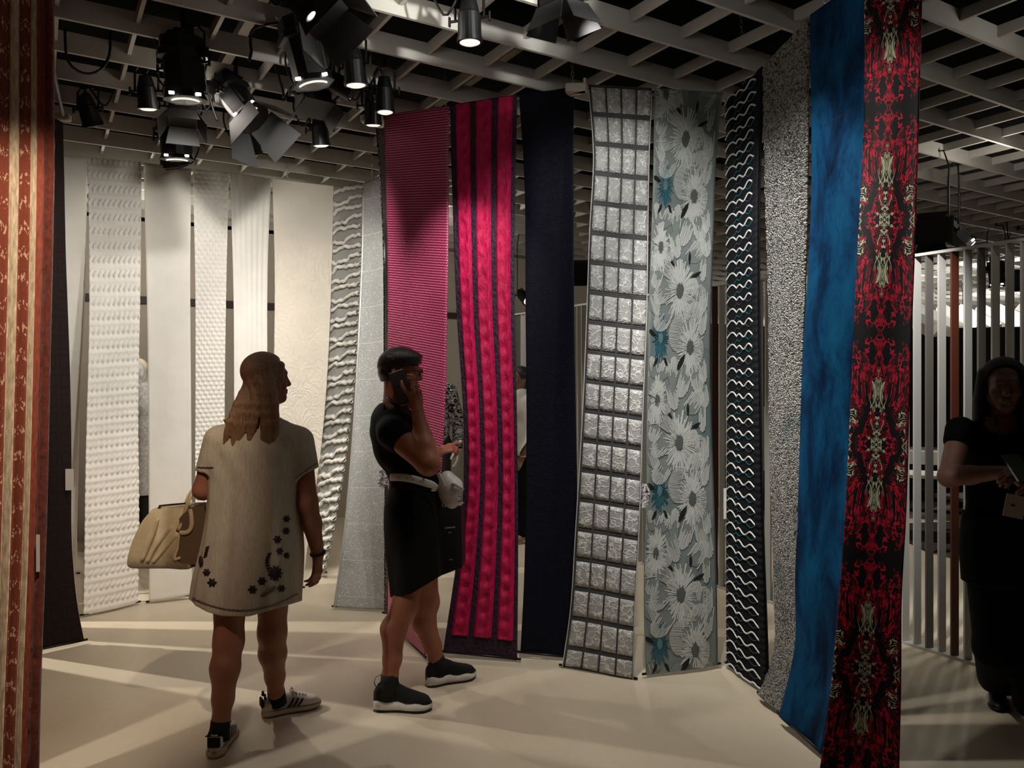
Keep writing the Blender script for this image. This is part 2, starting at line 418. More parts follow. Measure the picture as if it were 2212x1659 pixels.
fabric(W, white2, 'white fabric with soft upright ribs hanging left of the cream one', 64, 300, relief=rl)
W = Panel([(588, 386), (593, 560), (590, 900), (586, 1275)], [(720, 402), (718, 540), (700, 900), (652, 1270)], (5.78, 5.66), (5.92, 5.76), wave=.012, seed=6)
def rl(U, V):
    x = np.abs(U - U.max() / 2); N = fbm(x * 9 + 2, V * 5, 3, 4) + .25 * np.abs(((V * 1.25) % 1) - .5) + x * .5
    return .0035 * np.sin(N * 70) * (.35 + .65 * vnoise(x * 6, V * 3, 9)) * np.clip((V - .25) * 3, 0, 1)
fabric(W, cream, 'wide cream fabric with a mirrored relief of fine contour ripples', 120, 700, relief=rl)

# ruffled length
m_band = weave('silver_band', srgb(170, 170, 164), srgb(140, 140, 136), .45, 900, 900, .2, 0)
W = Panel([(722, 405), (720, 560), (708, 800), (695, 980), (690, 1130), (690, 1240)], [(785, 394), (780, 560), (768, 800), (748, 980), (725, 1130), (704, 1238)], (6.0, 6.10), (5.86, 6.03), wave=.008, seed=7)
ruf = fabric(W, m_band, 'white and silver fabric with rows of wavy ruffles curling at the edges', 16, 120)
m_ruf = weave('white_ruffle', srgb(236, 233, 226), amp=.1)
n = 40
for k in range(n):
    tb = (k + .6) / n; S = np.linspace(-.04, 1.04, 27); j = k % 2
    wob = (.26 * np.tanh((S - (.55 if j else .15)) * 14) * (1 if j else .8) + .10 * np.sin(S * 14 + k * 1.3) * (1 - S) + .06 * np.sin(S * 31 + k)) / n
    T = np.clip(tb - wob, 0, 1); dep = .034 + .010 * np.sin(S * 17 + k * 2.1)
    A = W(S, np.clip(T - .30 / n, 0, 1), np.full(27, .001)); B = W(S, T, dep); C = W(S, np.clip(T + .22 / n, 0, 1), dep * .55); D = W(S, np.clip(T + .1 / n, 0, 1), np.full(27, .001))
    V = np.stack([A, B, C, D], 1).reshape(-1, 3)
    Fc = np.array([(i*4+q, i*4+4+q, i*4+4+(q+1) % 4, i*4+(q+1) % 4) for i in range(26) for q in range(4)])
    mk('ruffle', V, Fc, m_ruf, ruf)

# silver lurex length, hem kicked forward
t = NT('silver_lurex'); uv, x, y = t.uv()
vo = t.n('ShaderNodeTexVoronoi', i_Vector=uv, i_Scale=260.0)
sx = t.n('ShaderNodeSeparateColor', i_0=vo.outputs['Color'])
spk = t.m('GREATER_THAN', sx.outputs[0], .93)  # glints are put into the colour as white specks
seam = t.m('LESS_THAN', t.m('ABSOLUTE', t.m('SUBTRACT', t.m('FRACT', t.m('MULTIPLY', y, 4.0)), .5)), .012)
base = t.mix(t.gen_noise(uv, 5, 3), srgb(158, 162, 160), srgb(184, 186, 182))
t.p(Base_Color=t.mix(t.m('MAXIMUM', t.m('MULTIPLY', seam, .35), spk), base, srgb(240, 242, 240)), Roughness=t.m('SUBTRACT', .6, t.m('MULTIPLY', spk, .4)), Specular_IOR_Level=.6)
t.bump(sx.outputs[1], .25, .002)
W = Panel([(786, 394), (783, 560), (775, 760), (757, 1000), (738, 1200), (722, 1312)], [(836, 378), (838, 560), (838, 760), (836, 1000), (834, 1200), (832, 1318)], (5.62, 5.20), (5.45, 5.16), wave=.008, seed=8)
o = fabric(W, t.mat, 'silver grey glittering fabric widening towards a hem rod above the floor', 30, 160)
m_rope = plain('silver_edge_binding', srgb(190, 190, 186), .4, .3)
W.cord('edge_binding', m_rope, np.full(60, .0), np.linspace(.02, 1, 60), .008, o)

# sequin length seen edge-on
t = NT('dark_sequins'); uv, x, y = t.uv()
vo = t.n('ShaderNodeTexVoronoi', i_Vector=uv, i_Scale=130.0); sx = t.n('ShaderNodeSeparateColor', i_0=vo.outputs['Color'])
t.p(Base_Color=t.ramp(sx.outputs[0], [(.0, srgb(22, 18, 20)), (.6, srgb(60, 50, 52)), (.9, srgb(170, 150, 140))]), Metallic=.8, Roughness=.3); t.bump(sx.outputs[1], .9, .006)
W = Panel([(813, 262), (826, 460), (832, 800), (832, 1326)], [(833, 266), (838, 460), (842, 800), (848, 1330)], (4.62, 4.95), (4.86, 5.05), wave=.002, seed=9)
fabric(W, t.mat, 'dark sequinned fabric hanging edge-on behind the dotted crimson one', 8, 80)

# crimson with dots
t = NT('crimson_dots'); uv, x, y = t.uv()
PX, PY = .0125, .0145
gy = t.m('DIVIDE', y, PY); row = t.m('FLOOR', gy)
gx = t.m('ADD', t.m('DIVIDE', x, PX), t.m('MULTIPLY', t.m('MODULO', row, 2.0), .5))
ax_ = t.m('ABSOLUTE', t.m('SUBTRACT', t.m('FRACT', gx), .5)); ay = t.m('ABSOLUTE', t.m('SUBTRACT', t.m('FRACT', gy), .5))
dd = t.m('ADD', ax_, t.m('MULTIPLY', ay, 1.15))
dot = t.m('SUBTRACT', 1.0, t.m('MULTIPLY', t.m('SUBTRACT', dd, .29), 9.0), clamp=True)
t.p(Base_Color=t.mix(dot, srgb(142, 14, 62), srgb(242, 170, 200)), Roughness=.45, Specular_IOR_Level=.4); t.bump(dot, .5, .004)
W = Panel([(831, 247), (835, 500), (836, 800), (838, 1100), (838, 1346)], [(969, 229), (966, 600), (958, 900), (948, 1050), (934, 1200), (917, 1422)], (4.50, 4.85), (4.36, 4.24), wave=.004, seed=10)
fabric(W, t.mat, 'crimson fabric covered in tiny pale pink dots behind the woman on the phone', 24, 120)

# black and pink stripes
t = NT('plum_black_knit'); uv, x, y = t.uv()
hole = t.n('ShaderNodeTexVoronoi', i_Vector=t.vec(t.m('MULTIPLY', x, 1.4), y), i_Scale=48.0).outputs['Distance']
t.p(Base_Color=t.ramp(hole, [(.1, srgb(12, 7, 13)), (.45, srgb(50, 30, 48))]), Roughness=.7, Specular_IOR_Level=.3); t.bump(hole, .8, .006)
W = Panel([(972, 226), (976, 420), (985, 650), (1001, 900), (1003, 1010), (990, 1180), (958, 1409)], [(1117, 204), (1112, 420), (1110, 650), (1115, 900), (1119, 1180), (1117, 1427)], (4.36, 4.30), (4.23, 4.22), wave=.006, seed=11)
stripe = fabric(W, t.mat, 'black fabric with three puckered hot pink stripes touched by the woman on the phone', 60, 200)
t = NT('hot_pink_plush'); uv, x, y = t.uv()
fz = t.gen_noise(uv, 260, 2); lo = t.gen_noise(t.vec(t.m('MULTIPLY', x, 1.0), t.m('MULTIPLY', y, .5)), 40, 3)
t.p(Base_Color=t.ramp(t.m('ADD', t.m('MULTIPLY', fz, .3), t.m('MULTIPLY', lo, .7)), [(.3, srgb(150, 2, 48)), (.7, srgb(206, 6, 84))]), Roughness=.5, Specular_IOR_Level=.35, Sheen_Weight=.15, Sheen_Tint=srgb(255, 90, 200)); t.bump(fz, .55, .006)
m_pink = t.mat
def rl(U, V):
    a = (U - U.min()) / (U.max() - U.min()); fade = np.minimum(1, 7 * np.minimum(a, 1 - a)); q = V / .086 + .30 * (a - .5) + 13.7 * U.min() + .35 * vnoise(V * 5, V * 0, 3)
    low = np.clip(V / 2.0, .25, 1); pit = np.exp(-((a - .52) / .24) ** 2 - ((q % 1 - .5) / .26) ** 2)
    return fade * (.012 + .002 * np.sin(2 * PI * (q + .5)) - .015 * low * pit * (.5 + .9 * vnoise(V * 9, V * 0 + U.min() * 50, 2)) + .004 * vnoise(U * 60, V * 30, 6) + .003 * vnoise(U * 240, V * 240, 4))
for s0, s1 in ((.085, .31), (.39, .635), (.715, .94)):
    W.mesh('pink_stripe', m_pink, 34, 620, stripe, s0=s0, s1=s1, t0=.003, t1=.965, relief=rl, h0=.001, th=.0)

# midnight navy
t = NT('midnight_relief'); uv, x, y = t.uv()
nz = t.gen_noise(uv, 55, 3, .6, 2.5)
t.p(Base_Color=t.ramp(nz, [(.3, srgb(7, 7, 13)), (.7, srgb(16, 16, 30))]), Roughness=.6, Specular_IOR_Level=.12, Sheen_Weight=.12, Sheen_Tint=srgb(110, 110, 190)); t.bump(nz, .6, .008)
W = Panel([(1121, 206), (1134, 400), (1137, 700), (1138, 1000), (1133, 1250), (1124, 1411)], [(1239, 186), (1238, 600), (1244, 900), (1247, 1050), (1240, 1230), (1222, 1421)], (4.22, 4.28), (4.13, 4.24), wave=.012, seed=12)
def rl(U, V): return .010 * np.sin(U * 24 + V * 1.2)
fabric(W, t.mat, 'midnight navy fabric with a fine squiggle relief beside the pink striped one', 30, 140, relief=rl)

# charcoal lattice with pale rectangular patches
m_lat = weave('charcoal_lattice', srgb(74, 74, 74), srgb(48, 48, 48), .6, 600, 600, .3, .1)
t = NT('pale_branched_patch'); uv, x, y = t.uv()
ds = t.n('ShaderNodeTexNoise', i_Vector=uv, i_Scale=30.0, i_Detail=3.0)
vv = t.n('ShaderNodeMix', data_type='RGBA', i_0=.05); t.put(uv, vv.inputs[6]); t.put(ds.outputs['Color'], vv.inputs[7])
br = t.n('ShaderNodeTexVoronoi', feature='DISTANCE_TO_EDGE', i_Vector=vv.outputs[2], i_Scale=30.0).outputs[0]
ln = t.m('MULTIPLY', t.m('SUBTRACT', 1.0, t.m('MULTIPLY', br, 8.0), clamp=True), t.m('MULTIPLY', t.m('SUBTRACT', t.gen_noise(uv, 28, 2), .36), 7.0, clamp=True))
t.p(Base_Color=t.mix(ln, srgb(160, 160, 157), srgb(226, 226, 222)), Roughness=.55); t.bump(t.m('POWER', ln, .6), .6, .006)
m_patch = t.mat
W = Panel([(1270, 182), (1281, 330), (1273, 500), (1268, 650), (1258, 900), (1243, 1150), (1230, 1330), (1214, 1441)], [(1409, 190), (1403, 330), (1400, 500), (1398, 650), (1389, 900), (1381, 1150), (1372, 1330), (1369, 1467)], (4.07, 4.13), (4.10, 3.98), wave=.006, seed=13)
lat = fabric(W, m_lat, 'charcoal fabric with a lattice of pale grey rectangular patches', 20, 120)
NR = 20
for r in range(NR):
    for c in range(4):
        s0 = .035 + c * .2415; t0 = (r + .10) / (NR - .3); t1 = min((r + .93) / (NR - .3), .997)
        if t1 - t0 < .01: continue
        W.slab('patch', m_patch, s0 + .010, s0 + .222, t0, t1, lat, nu=4, nv=5, th=.003)
pale_edge = plain('pale_selvedge', srgb(190, 190, 186), .6)
for s_ in (.004, .996): W.cord('selvedge', pale_edge, np.full(50, s_), np.linspace(.01, 1, 50), .0025, lat)

# grey-green flower embroidery
t = NT('sage_ground'); uv, x, y = t.uv()
g1 = t.gen_noise(uv, 4.2, 3, .5, .6); g2 = t.gen_noise(uv, 220, 2)
t.p(Base_Color=t.ramp(t.m('ADD', t.m('MULTIPLY', g1, .8), t.m('MULTIPLY', g2, .2)), [(.30, srgb(84, 108, 108)), (.45, srgb(116, 126, 124)), (.7, srgb(132, 138, 135))]), Roughness=.7); t.bump(g2, .4, .003)
W = Panel([(1415, 190), (1411, 400), (1402, 650), (1398, 900), (1398, 1100), (1393, 1250), (1394, 1380), (1397, 1459)], [(1562, 200), (1548, 330), (1540, 500), (1534, 700), (1540, 1000), (1547, 1250), (1551, 1437)], (4.10, 3.99), (4.28, 4.12), wave=.006, seed=14)
flo = fabric(W, t.mat, 'sage grey fabric embroidered with large white and teal flowers', 24, 130)
m_thr = plain('silver_white_thread', srgb(196, 198, 192), .45, spec=.5)
m_teal = plain('teal_thread', srgb(50, 98, 110), .45, spec=.5)
m_blk = plain('black_gap_thread', srgb(14, 15, 16), .8)
m_core = plain('grey_flower_core', srgb(84, 88, 86), .7); m_line = plain('petal_outline_thread', srgb(62, 66, 66), .8)
m_pet = plain('sage_petal', srgb(124, 130, 127), .7, noise=.10, nscale=20)
m_pett = plain('teal_petal', srgb(86, 122, 126), .7, noise=.15, nscale=20)
def strokes(pn, cu, cv, strk, m_i, mb, h=.0035):
    """stitches: (u0, v0, u1, v1, width) in metres round (cu, cv)"""
    for u0, v0, u1, v1, wd in strk:
        d = np.array([u1 - u0, v1 - v0]); L = np.linalg.norm(d)
        if L < 1e-4: continue
        p = np.array([-d[1], d[0]]) / L * wd / 2
        pts = [(u0 - p[0] * .7, v0 - p[1] * .7), (u1 - p[0], v1 - p[1]), (u1 + d[0] / L * wd * .5, v1 + d[1] / L * wd * .5), (u1 + p[0], v1 + p[1]), (u0 + p[0] * .7, v0 + p[1] * .7)]
        S = np.array([(cu + a) / pn.w for a, b in pts]); T = np.array([(cv + b) / pn.h for a, b in pts])
        if S.min() < .0 or S.max() > 1 or T.min() < 0 or T.max() > 1: continue
        lo = pn(S, T, np.full(5, .0005)); hi = pn(S, T, np.full(5, h))
        mid = pn(np.array([(cu + (u0 + u1) / 2) / pn.w]), np.array([(cv + (v0 + v1) / 2) / pn.h]), np.array([h * 1.5]))
        V = list(lo) + list(hi); Fc = [(5, 6, 7, 8, 9)] + [(i, (i+1) % 5, 5 + (i+1) % 5, 5 + i) for i in range(5)]
        mb.add(V, Fc, m_i)
def blob(pn, cu, cv, rad, h, mb, m_i, n=22):
    """a flat leaf or petal shape: rad(angle) -> radius"""
    a = np.linspace(0, 2 * PI, n, endpoint=False); r = np.array([rad(q) for q in a])
    S = np.clip((cu + r * np.cos(a)) / pn.w, .004, .996); T = np.clip((cv + r * np.sin(a)) / pn.h, .0, .999)
    hi = pn(S, T, np.full(n, h)); lo = pn(S, T, np.full(n, .0002)); c = pn(np.array([np.clip(cu / pn.w, 0, 1)]), np.array([np.clip(cv / pn.h, 0, 1)]), np.array([h * 1.1]))
    V = list(hi) + list(lo) + list(c); Fc = [(i, (i+1) % n, 2*n) for i in range(n)] + [(n+i, n+(i+1) % n, (i+1) % n, i) for i in range(n)]
    mb.add(V, Fc, m_i)
def petal(pn, cu, cv, ang, L, wd, teal=False, frac=.55, seed=0):
    """an outlined petal with stitches running in from its outer end"""
    rg = np.random.default_rng(seed); ca, sa = math.cos(ang), math.sin(ang)
    def rad(q):
        x, y = math.cos(q - ang), math.sin(q - ang); e = 1 / math.sqrt((x / (L / 2)) ** 2 + (y / (wd / 2)) ** 2)
        return e * (1 + .07 * math.sin(5 * (q - ang) + seed))
    mb = MB(); blob(pn, cu, cv, lambda q: rad(q) + .0014, .0012, mb, 2); blob(pn, cu, cv, rad, .0022, mb, 1)
    st = []
    for k in range(int(wd / .0075)):
        y = -wd / 2 + .006 + k * .0075 + rg.uniform(-.001, .001)
        if abs(y) > wd / 2 - .004: continue
        xe = L / 2 * math.sqrt(max(0, 1 - (2 * y / wd) ** 2)) - .004; x0 = xe - L * frac * rg.uniform(.55, 1.1)
        a, b = (x0 * ca - y * sa, x0 * sa + y * ca), (xe * ca - y * sa, xe * sa + y * ca)
        st.append((*a, *b, .0042))
    strokes(pn, cu, cv, st, 0, mb, .0042)
    if mb.v: mb.build('petal', [m_teal if teal else m_thr, m_pett if teal else m_pet, m_line], flo, smooth=False)
def bloom(pn, cu, cv, rx, ry, teal=False, seed=0, dens=104):
    if teal: dens = 74
    rg = np.random.default_rng(seed); mb = MB(); st = []
    for k in range(dens):
        q = 2 * PI * k / dens + rg.uniform(-.03, .03); ir = rg.uniform(.22, .34) * (1 if k % 2 else 1.7); orr = rg.uniform(.55, 1.08)
        c, s_ = math.cos(q), math.sin(q)
        st.append((c * ir * rx * .9, s_ * ir * ry, c * orr * rx, s_ * orr * ry, .0032 if teal else .0046))
    strokes(pn, cu, cv, st, 0, mb)
    def core(q): return 1 / math.sqrt((math.cos(q) / (rx * .26)) ** 2 + (math.sin(q) / (ry * .24)) ** 2) * (1 + .12 * math.sin(7 * q + seed))
    blob(pn, cu, cv, core, .004, mb, 1, 22)
    mb.build('flower', [m_teal if teal else m_thr, m_pett if teal else m_core], flo, smooth=False)
def gapleaf(pn, cu, cv, ang, L, wd):
    mb = MB(); blob(pn, cu, cv, lambda q: 1 / math.sqrt((math.cos(q - ang) / (L / 2)) ** 2 + (math.sin(q - ang) / (wd / 2)) ** 2), .0052, mb, 0, 12)
    mb.build('dark_gap', m_blk, flo)
PER = .80; sx_ = W.w
for k in range(-1, 4):
    v0 = .483 + k * PER
    def ok(v): return -.06 < v < W.h + .06
    for (cu, cv, ang, L, wd, tl, fr) in ((.045, -.30, 1.9, .13, .075, 0, .5), (.085, -.215, 2.4, .15, .10, 0, .5), (.265, -.20, -1.3, .20, .10, 0, .45), (.205, -.005, 3.3, .15, .20, 0, .6),
                                         (.03, .17, -1.8, .12, .055, 0, .6), (.10, .19, -1.2, .12, .075, 0, .5), (.165, .20, -1.5, .17, .065, 0, .5), (.235, .25, 1.9, .19, .08, 0, .6), (.315, .24, 1.4, .16, .085, 0, .6),
                                         (.03, .40, 1.6, .14, .07, 0, .6), (.105, .365, 1.0, .13, .075, 0, .5), (.30, .365, -.9, .16, .10, 0, .6), (.345, .45, 1.6, .16, .05, 0, .7), (.03, .53, 3.1, .12, .14, 0, .5), (.325, .60, -.2, .1, .12, 0, .4),
                                         (.03, .64, 1.2, .13, .07, 0, .8), (.125, .47, .6, .12, .08, 0, .8), (.31, .10, .2, .10, .16, 0, .5), (.29, .71, -1.2, .17, .12, 0, .6), (.09, .72, 2.2, .15, .11, 0, .6), (.16, .33, 1.3, .15, .07, 0, .7), (.02, .27, 2.7, .08, .10, 0, .8), (.352, -.06, 1.7, .15, .06, 0, .8), (.352, .20, 1.5, .14, .06, 0, .8), (.355, .33, 1.4, .14, .07, 0, .8), (.35, .62, 1.6, .15, .07, 0, .8)):
        if ok(v0 + cv): petal(W, cu, v0 + cv, ang, L, wd, tl, fr, seed=int(k * 31 + cu * 1000) + 99)
    for (cu, cv, ang, L, wd) in ((.212, .150, 2.1, .10, .026), (.02, -.01, .6, .06, .022), (.113, .145, 1.2, .06, .016), (.045, .145, 2.0, .06, .015), (.255, .40, 1.6, .07, .014), (.30, .49, 2.7, .08, .018), (.145, .43, 1.0, .045, .014)):
        if ok(v0 + cv): gapleaf(W, cu, v0 + cv, ang, L, wd)
    for (cu, cv, rx, ry, tl) in ((.078, .02, .055, .12, 1), (.272, .075, .085, .155, 0), (.062, .345, .062, .13, 0), (.200, .575, .095, .165, 0)):
        if ok(v0 + cv): bloom(W, cu, v0 + cv, rx, ry, tl, seed=int(k * 17 + cu * 999) + 99)

lfm = NT('printed_card'); c_ = lfm.gen_noise(lfm.obj(), 60, 2, .5, 2); lfm.p(Base_Color=lfm.ramp(c_, [(.42, srgb(60, 56, 54)), (.55, srgb(214, 212, 208))]), Roughness=.5); m_pcard = lfm.mat
card(W, flo, 1393, 1058, 4.03, 19, 26, m_pcard, 'printed_leaflet', .1); card(W, flo, 1392, 1084, 4.03, 18, 26, m_pcard, 'printed_leaflet', -.12)
# navy net with wavy cords
m_net = weave('ink_navy_net', srgb(9, 11, 17), srgb(5, 6, 10), .85, 400, 400, .3, 0)
m_cord = plain('white_wave_cord', srgb(228, 230, 228), .5)
m_tc = plain('teal_wave_cord', srgb(22, 96, 104), .5)
m_tc2 = plain('slate_wave_cord', srgb(52, 60, 76), .6)
W = Panel([(1567, 216), (1570, 420), (1571, 700), (1568, 1000), (1568, 1250), (1568, 1436)], [(1650, 143), (1642, 420), (1640, 650), (1644, 900), (1650, 1200), (1658, 1498)], (4.27, 4.13), (3.83, 3.74), wave=.004, seed=15)
net = fabric(W, m_net, 'ink navy net fabric with rows of wavy white and teal cords', 20, 130)
NRW = 48
for r in range(NRW + 1):
    tc = (r + .35) / (NRW + .4)
    S = np.linspace(.0, .87, 61); lean = math.sin(r * .3) * .18
    wv = np.where(S < .32, 1.25 * np.sin(PI * np.clip(S / .32, 0, 1) * 1.0) - .35, -.42 + .55 * np.sin((S - .32) / .55 * 2 * PI * 1.75 + lean) + .15)
    T = np.clip(tc - wv * .33 / NRW, 0, 1)
    W.cord('white_cord', m_cord, S, T, .0046, net, .004)
    Tt = np.clip(tc + .5 / NRW + wv * .30 / NRW - .04 / NRW, 0, 1)
    if Tt.min() < .999: W.cord('teal_cord', m_tc if (r * 7) % 5 < 3 and r < 40 else m_tc2, S, Tt, .0028, net, .0025)
def rl(U, V): return .010 + .010 * np.abs(np.sin(PI * V / .035)) * (.6 + .4 * vnoise(U * 70, V * 70, 2))
W.mesh('dark_ruched_border', weave('black_ruched_border', srgb(16, 16, 21), amp=.1, sheen=0), 8, 400, net, s0=.89, s1=.995, t0=.0, t1=1, relief=rl, h0=0, th=.0)

card(W, net, 1566, 1088, 4.16, 6, 66, m_tag)
# silver tinsel
t = NT('silver_tinsel'); uv, x, y = t.uv()
vo = t.n('ShaderNodeTexVoronoi', i_Vector=uv, i_Scale=150.0, i_Randomness=1.0); sx = t.n('ShaderNodeSeparateColor', i_0=vo.outputs['Color'])
tint = t.gen_noise(uv, 3.2, 2)
t.p(Base_Color=t.mix(t.ramp(tint, [(.60, (0, 0, 0)), (.72, (.6, .6, .6))]), t.ramp(sx.outputs[0], [(0, srgb(70, 70, 66)), (.25, srgb(165, 162, 152)), (.45, srgb(235, 232, 222)), (1, srgb(255, 254, 250))]), srgb(74, 132, 134)), Metallic=0.0, Roughness=.2, Specular_IOR_Level=.8)  # sparkle is painted in as bright and dark cells
t.bump(t.m('ADD', sx.outputs[1], t.m('MULTIPLY', vo.outputs['Distance'], -60.0)), 1.0, .005)
W = Panel([(1649, 144), (1653, 400), (1657, 700), (1664, 1000), (1672, 1280), (1668, 1420), (1638, 1501)], [(1748, 40), (1746, 200), (1739, 600), (1728, 900), (1721, 1120), (1716, 1250), (1720, 1400), (1692, 1546)], (3.80, 3.69), (3.38, 3.50), wave=.006, seed=16)
def rl(U, V): return .010 * fbm(U * 55, V * 55, 5, 3)
tin = fabric(W, t.mat, 'glittering silver tinsel fabric beside the blue velvet', 70, 560, relief=rl); card(W, tin, 1723, 1126, 3.40, 20, 60, m_pcard, 'printed_card')

# blue velvet
t = NT('blue_velvet'); uv, x, y = t.uv()
a = t.gen_noise(t.vec(t.m('MULTIPLY', x, 2.6), y), 2.4, 6, .62, .5); b = t.gen_noise(t.vec(t.m('MULTIPLY', x, 3.0), y), 30, 3)
t.p(Base_Color=t.ramp(t.m('ADD', t.m('MULTIPLY', a, .86), t.m('MULTIPLY', b, .14)), [(.36, srgb(3, 20, 42)), (.45, srgb(5, 42, 74)), (.55, srgb(9, 66, 102)), (.7, srgb(16, 86, 120))]), Roughness=.7, Specular_IOR_Level=.08, Sheen_Weight=.05, Sheen_Tint=srgb(90, 160, 220)); t.bump(b, .12, .003)
W = Panel([(1750, 32), (1747, 300), (1742, 600), (1730, 900), (1722, 1100), (1717, 1250), (1720, 1400), (1690, 1548)], [(1880, -60), (1872, 250), (1858, 500), (1848, 750), (1838, 950), (1822, 1200), (1802, 1450), (1772, 1630)], (3.33, 3.43), (2.98, 3.12), wave=.012, seed=17)
blu = fabric(W, t.mat, 'deep blue mottled velvet fabric between silver tinsel and red marbled fabric', 30, 160)
W.cord('pressed_crease', plain('dark_blue_crease', srgb(8, 26, 52), .7), np.linspace(.27, .95, 24), np.full(24, .168), .0022, blu, .0005)

# red, black and bone marbling, mirrored
W = Panel([(1866, -70), (1866, 250), (1850, 600), (1836, 900), (1820, 1200), (1796, 1480), (1752, 1790)], [(1994, -95), (1986, 200), (1976, 500), (1965, 800), (1958, 1100), (1948, 1300), (1947, 1450), (1938, 1830)], (2.96, 2.63), (2.84, 2.52), wave=.008, seed=18)
t = NT('red_marbling'); uv, x, y = t.uv()
HW = W.w * .47
mx = t.m('ABSOLUTE', t.m('SUBTRACT', x, HW)); my = t.m('PINGPONG', t.m('ADD', y, .275), .395)
q = t.vec(mx, t.m('MULTIPLY', my, .40))
warp = t.n('ShaderNodeTexNoise', i_Vector=q, i_Scale=9.0, i_Detail=1.0)
q2 = t.n('ShaderNodeMix', data_type='RGBA', i_0=.16); t.put(q, q2.inputs[6]); t.put(warp.outputs['Color'], q2.inputs[7])
n1 = t.n('ShaderNodeTexNoise', i_Vector=q2.outputs[2], i_Scale=44.0, i_Detail=2.0, i_Roughness=.45, i_Distortion=.9).outputs[0]
band = t.m('SINE', t.m('MULTIPLY', n1, 56.0))
zone = t.gen_noise(t.vec(t.m('ADD', mx, 3.0), t.m('MULTIPLY', my, .6)), 16, 2, .5, .4)
jag = t.m('MULTIPLY', t.m('SUBTRACT', n1, .5), .16)
edge = t.m('LESS_THAN', t.m('ADD', mx, jag), .155)
gap = t.m('GREATER_THAN', t.m('ADD', my, t.m('ADD', t.m('MULTIPLY', jag, .8), t.m('MULTIPLY', mx, -.45))), .004)
on = t.m('MULTIPLY', t.m('MULTIPLY', t.m('GREATER_THAN', band, .12), edge), t.m('MULTIPLY', gap, t.m('GREATER_THAN', zone, .43)))
jag2 = t.m('MULTIPLY', jag, .55)
c1 = t.m('LESS_THAN', t.m('ADD', mx, jag2), t.m('ADD', .016, t.m('MULTIPLY', t.m('SINE', t.m('MULTIPLY', my, 34.0)), .014)))
c2 = t.m('MULTIPLY', t.m('LESS_THAN', t.m('ADD', t.m('ABSOLUTE', t.m('SUBTRACT', mx, .082)), jag2), .009), t.m('GREATER_THAN', t.m('ADD', my, jag2), .27))
bone_zone = t.m('MULTIPLY', t.m('MAXIMUM', c1, c2), t.m('GREATER_THAN', t.m('ADD', my, jag2), .12))
colr = t.mix(bone_zone, t.mix(t.m('GREATER_THAN', t.gen_noise(q, 40, 2), .55), srgb(206, 16, 52), srgb(92, 6, 22)), srgb(204, 204, 168))
t.p(Base_Color=t.mix(on, srgb(8, 5, 8), colr), Roughness=.55, Specular_IOR_Level=.25, Sheen_Weight=.1); t.bump(on, .2, .003)
fabric(W, t.mat, 'black fabric with mirrored red and bone marbling at the right end of the ring', 30, 160)

# --- left side of the ring
t = NT('brown_black_cloth'); uv, x, y = t.uv()
def sq(z): return t.m('ABSOLUTE', t.m('SUBTRACT', t.m('FRACT', t.m('MULTIPLY', z, 9.0)), .5))
mxx = t.m('MAXIMUM', sq(x), sq(y)); ringm = t.m('MULTIPLY', t.m('GREATER_THAN', mxx, .28), t.m('LESS_THAN', mxx, .38))
t.p(Base_Color=t.mix(ringm, srgb(36, 25, 24), srgb(29, 20, 20)), Roughness=.85, Specular_IOR_Level=.15); t.bump(ringm, .15, .004)
W = Panel([(72, 235), (72, 800), (72, 1409)], [(136, 264), (143, 500), (148, 750), (153, 1000), (156, 1200), (168, 1320), (181, 1385)], (4.24, 4.32), (4.66, 4.52), wave=.006, seed=19)
brown = fabric(W, t.mat, 'plain dark brown fabric at the left behind the rust striped one', 24, 120)
card(W, brown, 150, 1036, 4.5, 17, 46, m_tag)
W.cord('knotted_fringe', weave('white_knotted_fringe', srgb(200, 195, 185)), np.full(24, 1.01), np.linspace(.80, .93, 24), .008, brown, -.01)

t = NT('rust_ground'); uv, x, y = t.uv()
nz = t.gen_noise(t.vec(x, t.m('MULTIPLY', y, .25)), 120, 3)
t.p(Base_Color=t.ramp(nz, [(.3, srgb(120, 52, 34)), (.7, srgb(160, 78, 54))]), Roughness=.8, Sheen_Weight=.3); t.bump(nz, .5, .004)
m_rust = t.mat
W = Panel([(-120, -120), (-128, 600), (-145, 1200), (-160, 1800)], [(109, -100), (110, 300), (104, 700), (98, 1000), (91, 1250), (84, 1450), (76, 1780)], (2.62, 2.64), (2.86, 2.72), wave=.008, seed=20)
rust = fabric(W, m_rust, 'rust and beige striped fabric with a shaggy edge at the left end of the ring', 60, 160)
t = NT('beige_slub'); uv, x, y = t.uv()
nz = t.gen_noise(t.vec(t.m('MULTIPLY', x, 2.0), t.m('MULTIPLY', y, .4)), 55, 3)
t.p(Base_Color=t.ramp(nz, [(.35, srgb(166, 148, 122)), (.6, srgb(204, 188, 160)), (.75, srgb(232, 218, 192))]), Roughness=.8); t.bump(nz, .6, .005)
m_slub = t.mat
t = NT('rust_chevron'); uv, x, y = t.uv()
lo = t.m('MODULO', x, 1.0)
wv = t.n('ShaderNodeTexWave', wave_type='BANDS', bands_direction='Y', i_Vector=t.vec(x, t.m('SUBTRACT', y, t.m('MULTIPLY', t.m('PINGPONG', x, .012), 1.4))), i_Scale=46.0, i_Distortion=1.5, i_Detail=1.0).outputs[1]
per = t.m('FRACT', t.m('DIVIDE', t.m('SUBTRACT', y, t.m('MULTIPLY', t.m('PINGPONG', x, .012), 1.6)), .088))
fl_ = t.m('MULTIPLY', t.m('GREATER_THAN', per, .62), t.m('GREATER_THAN', t.gen_noise(t.vec(x, t.m('MULTIPLY', y, .35)), 150, 2), .54))
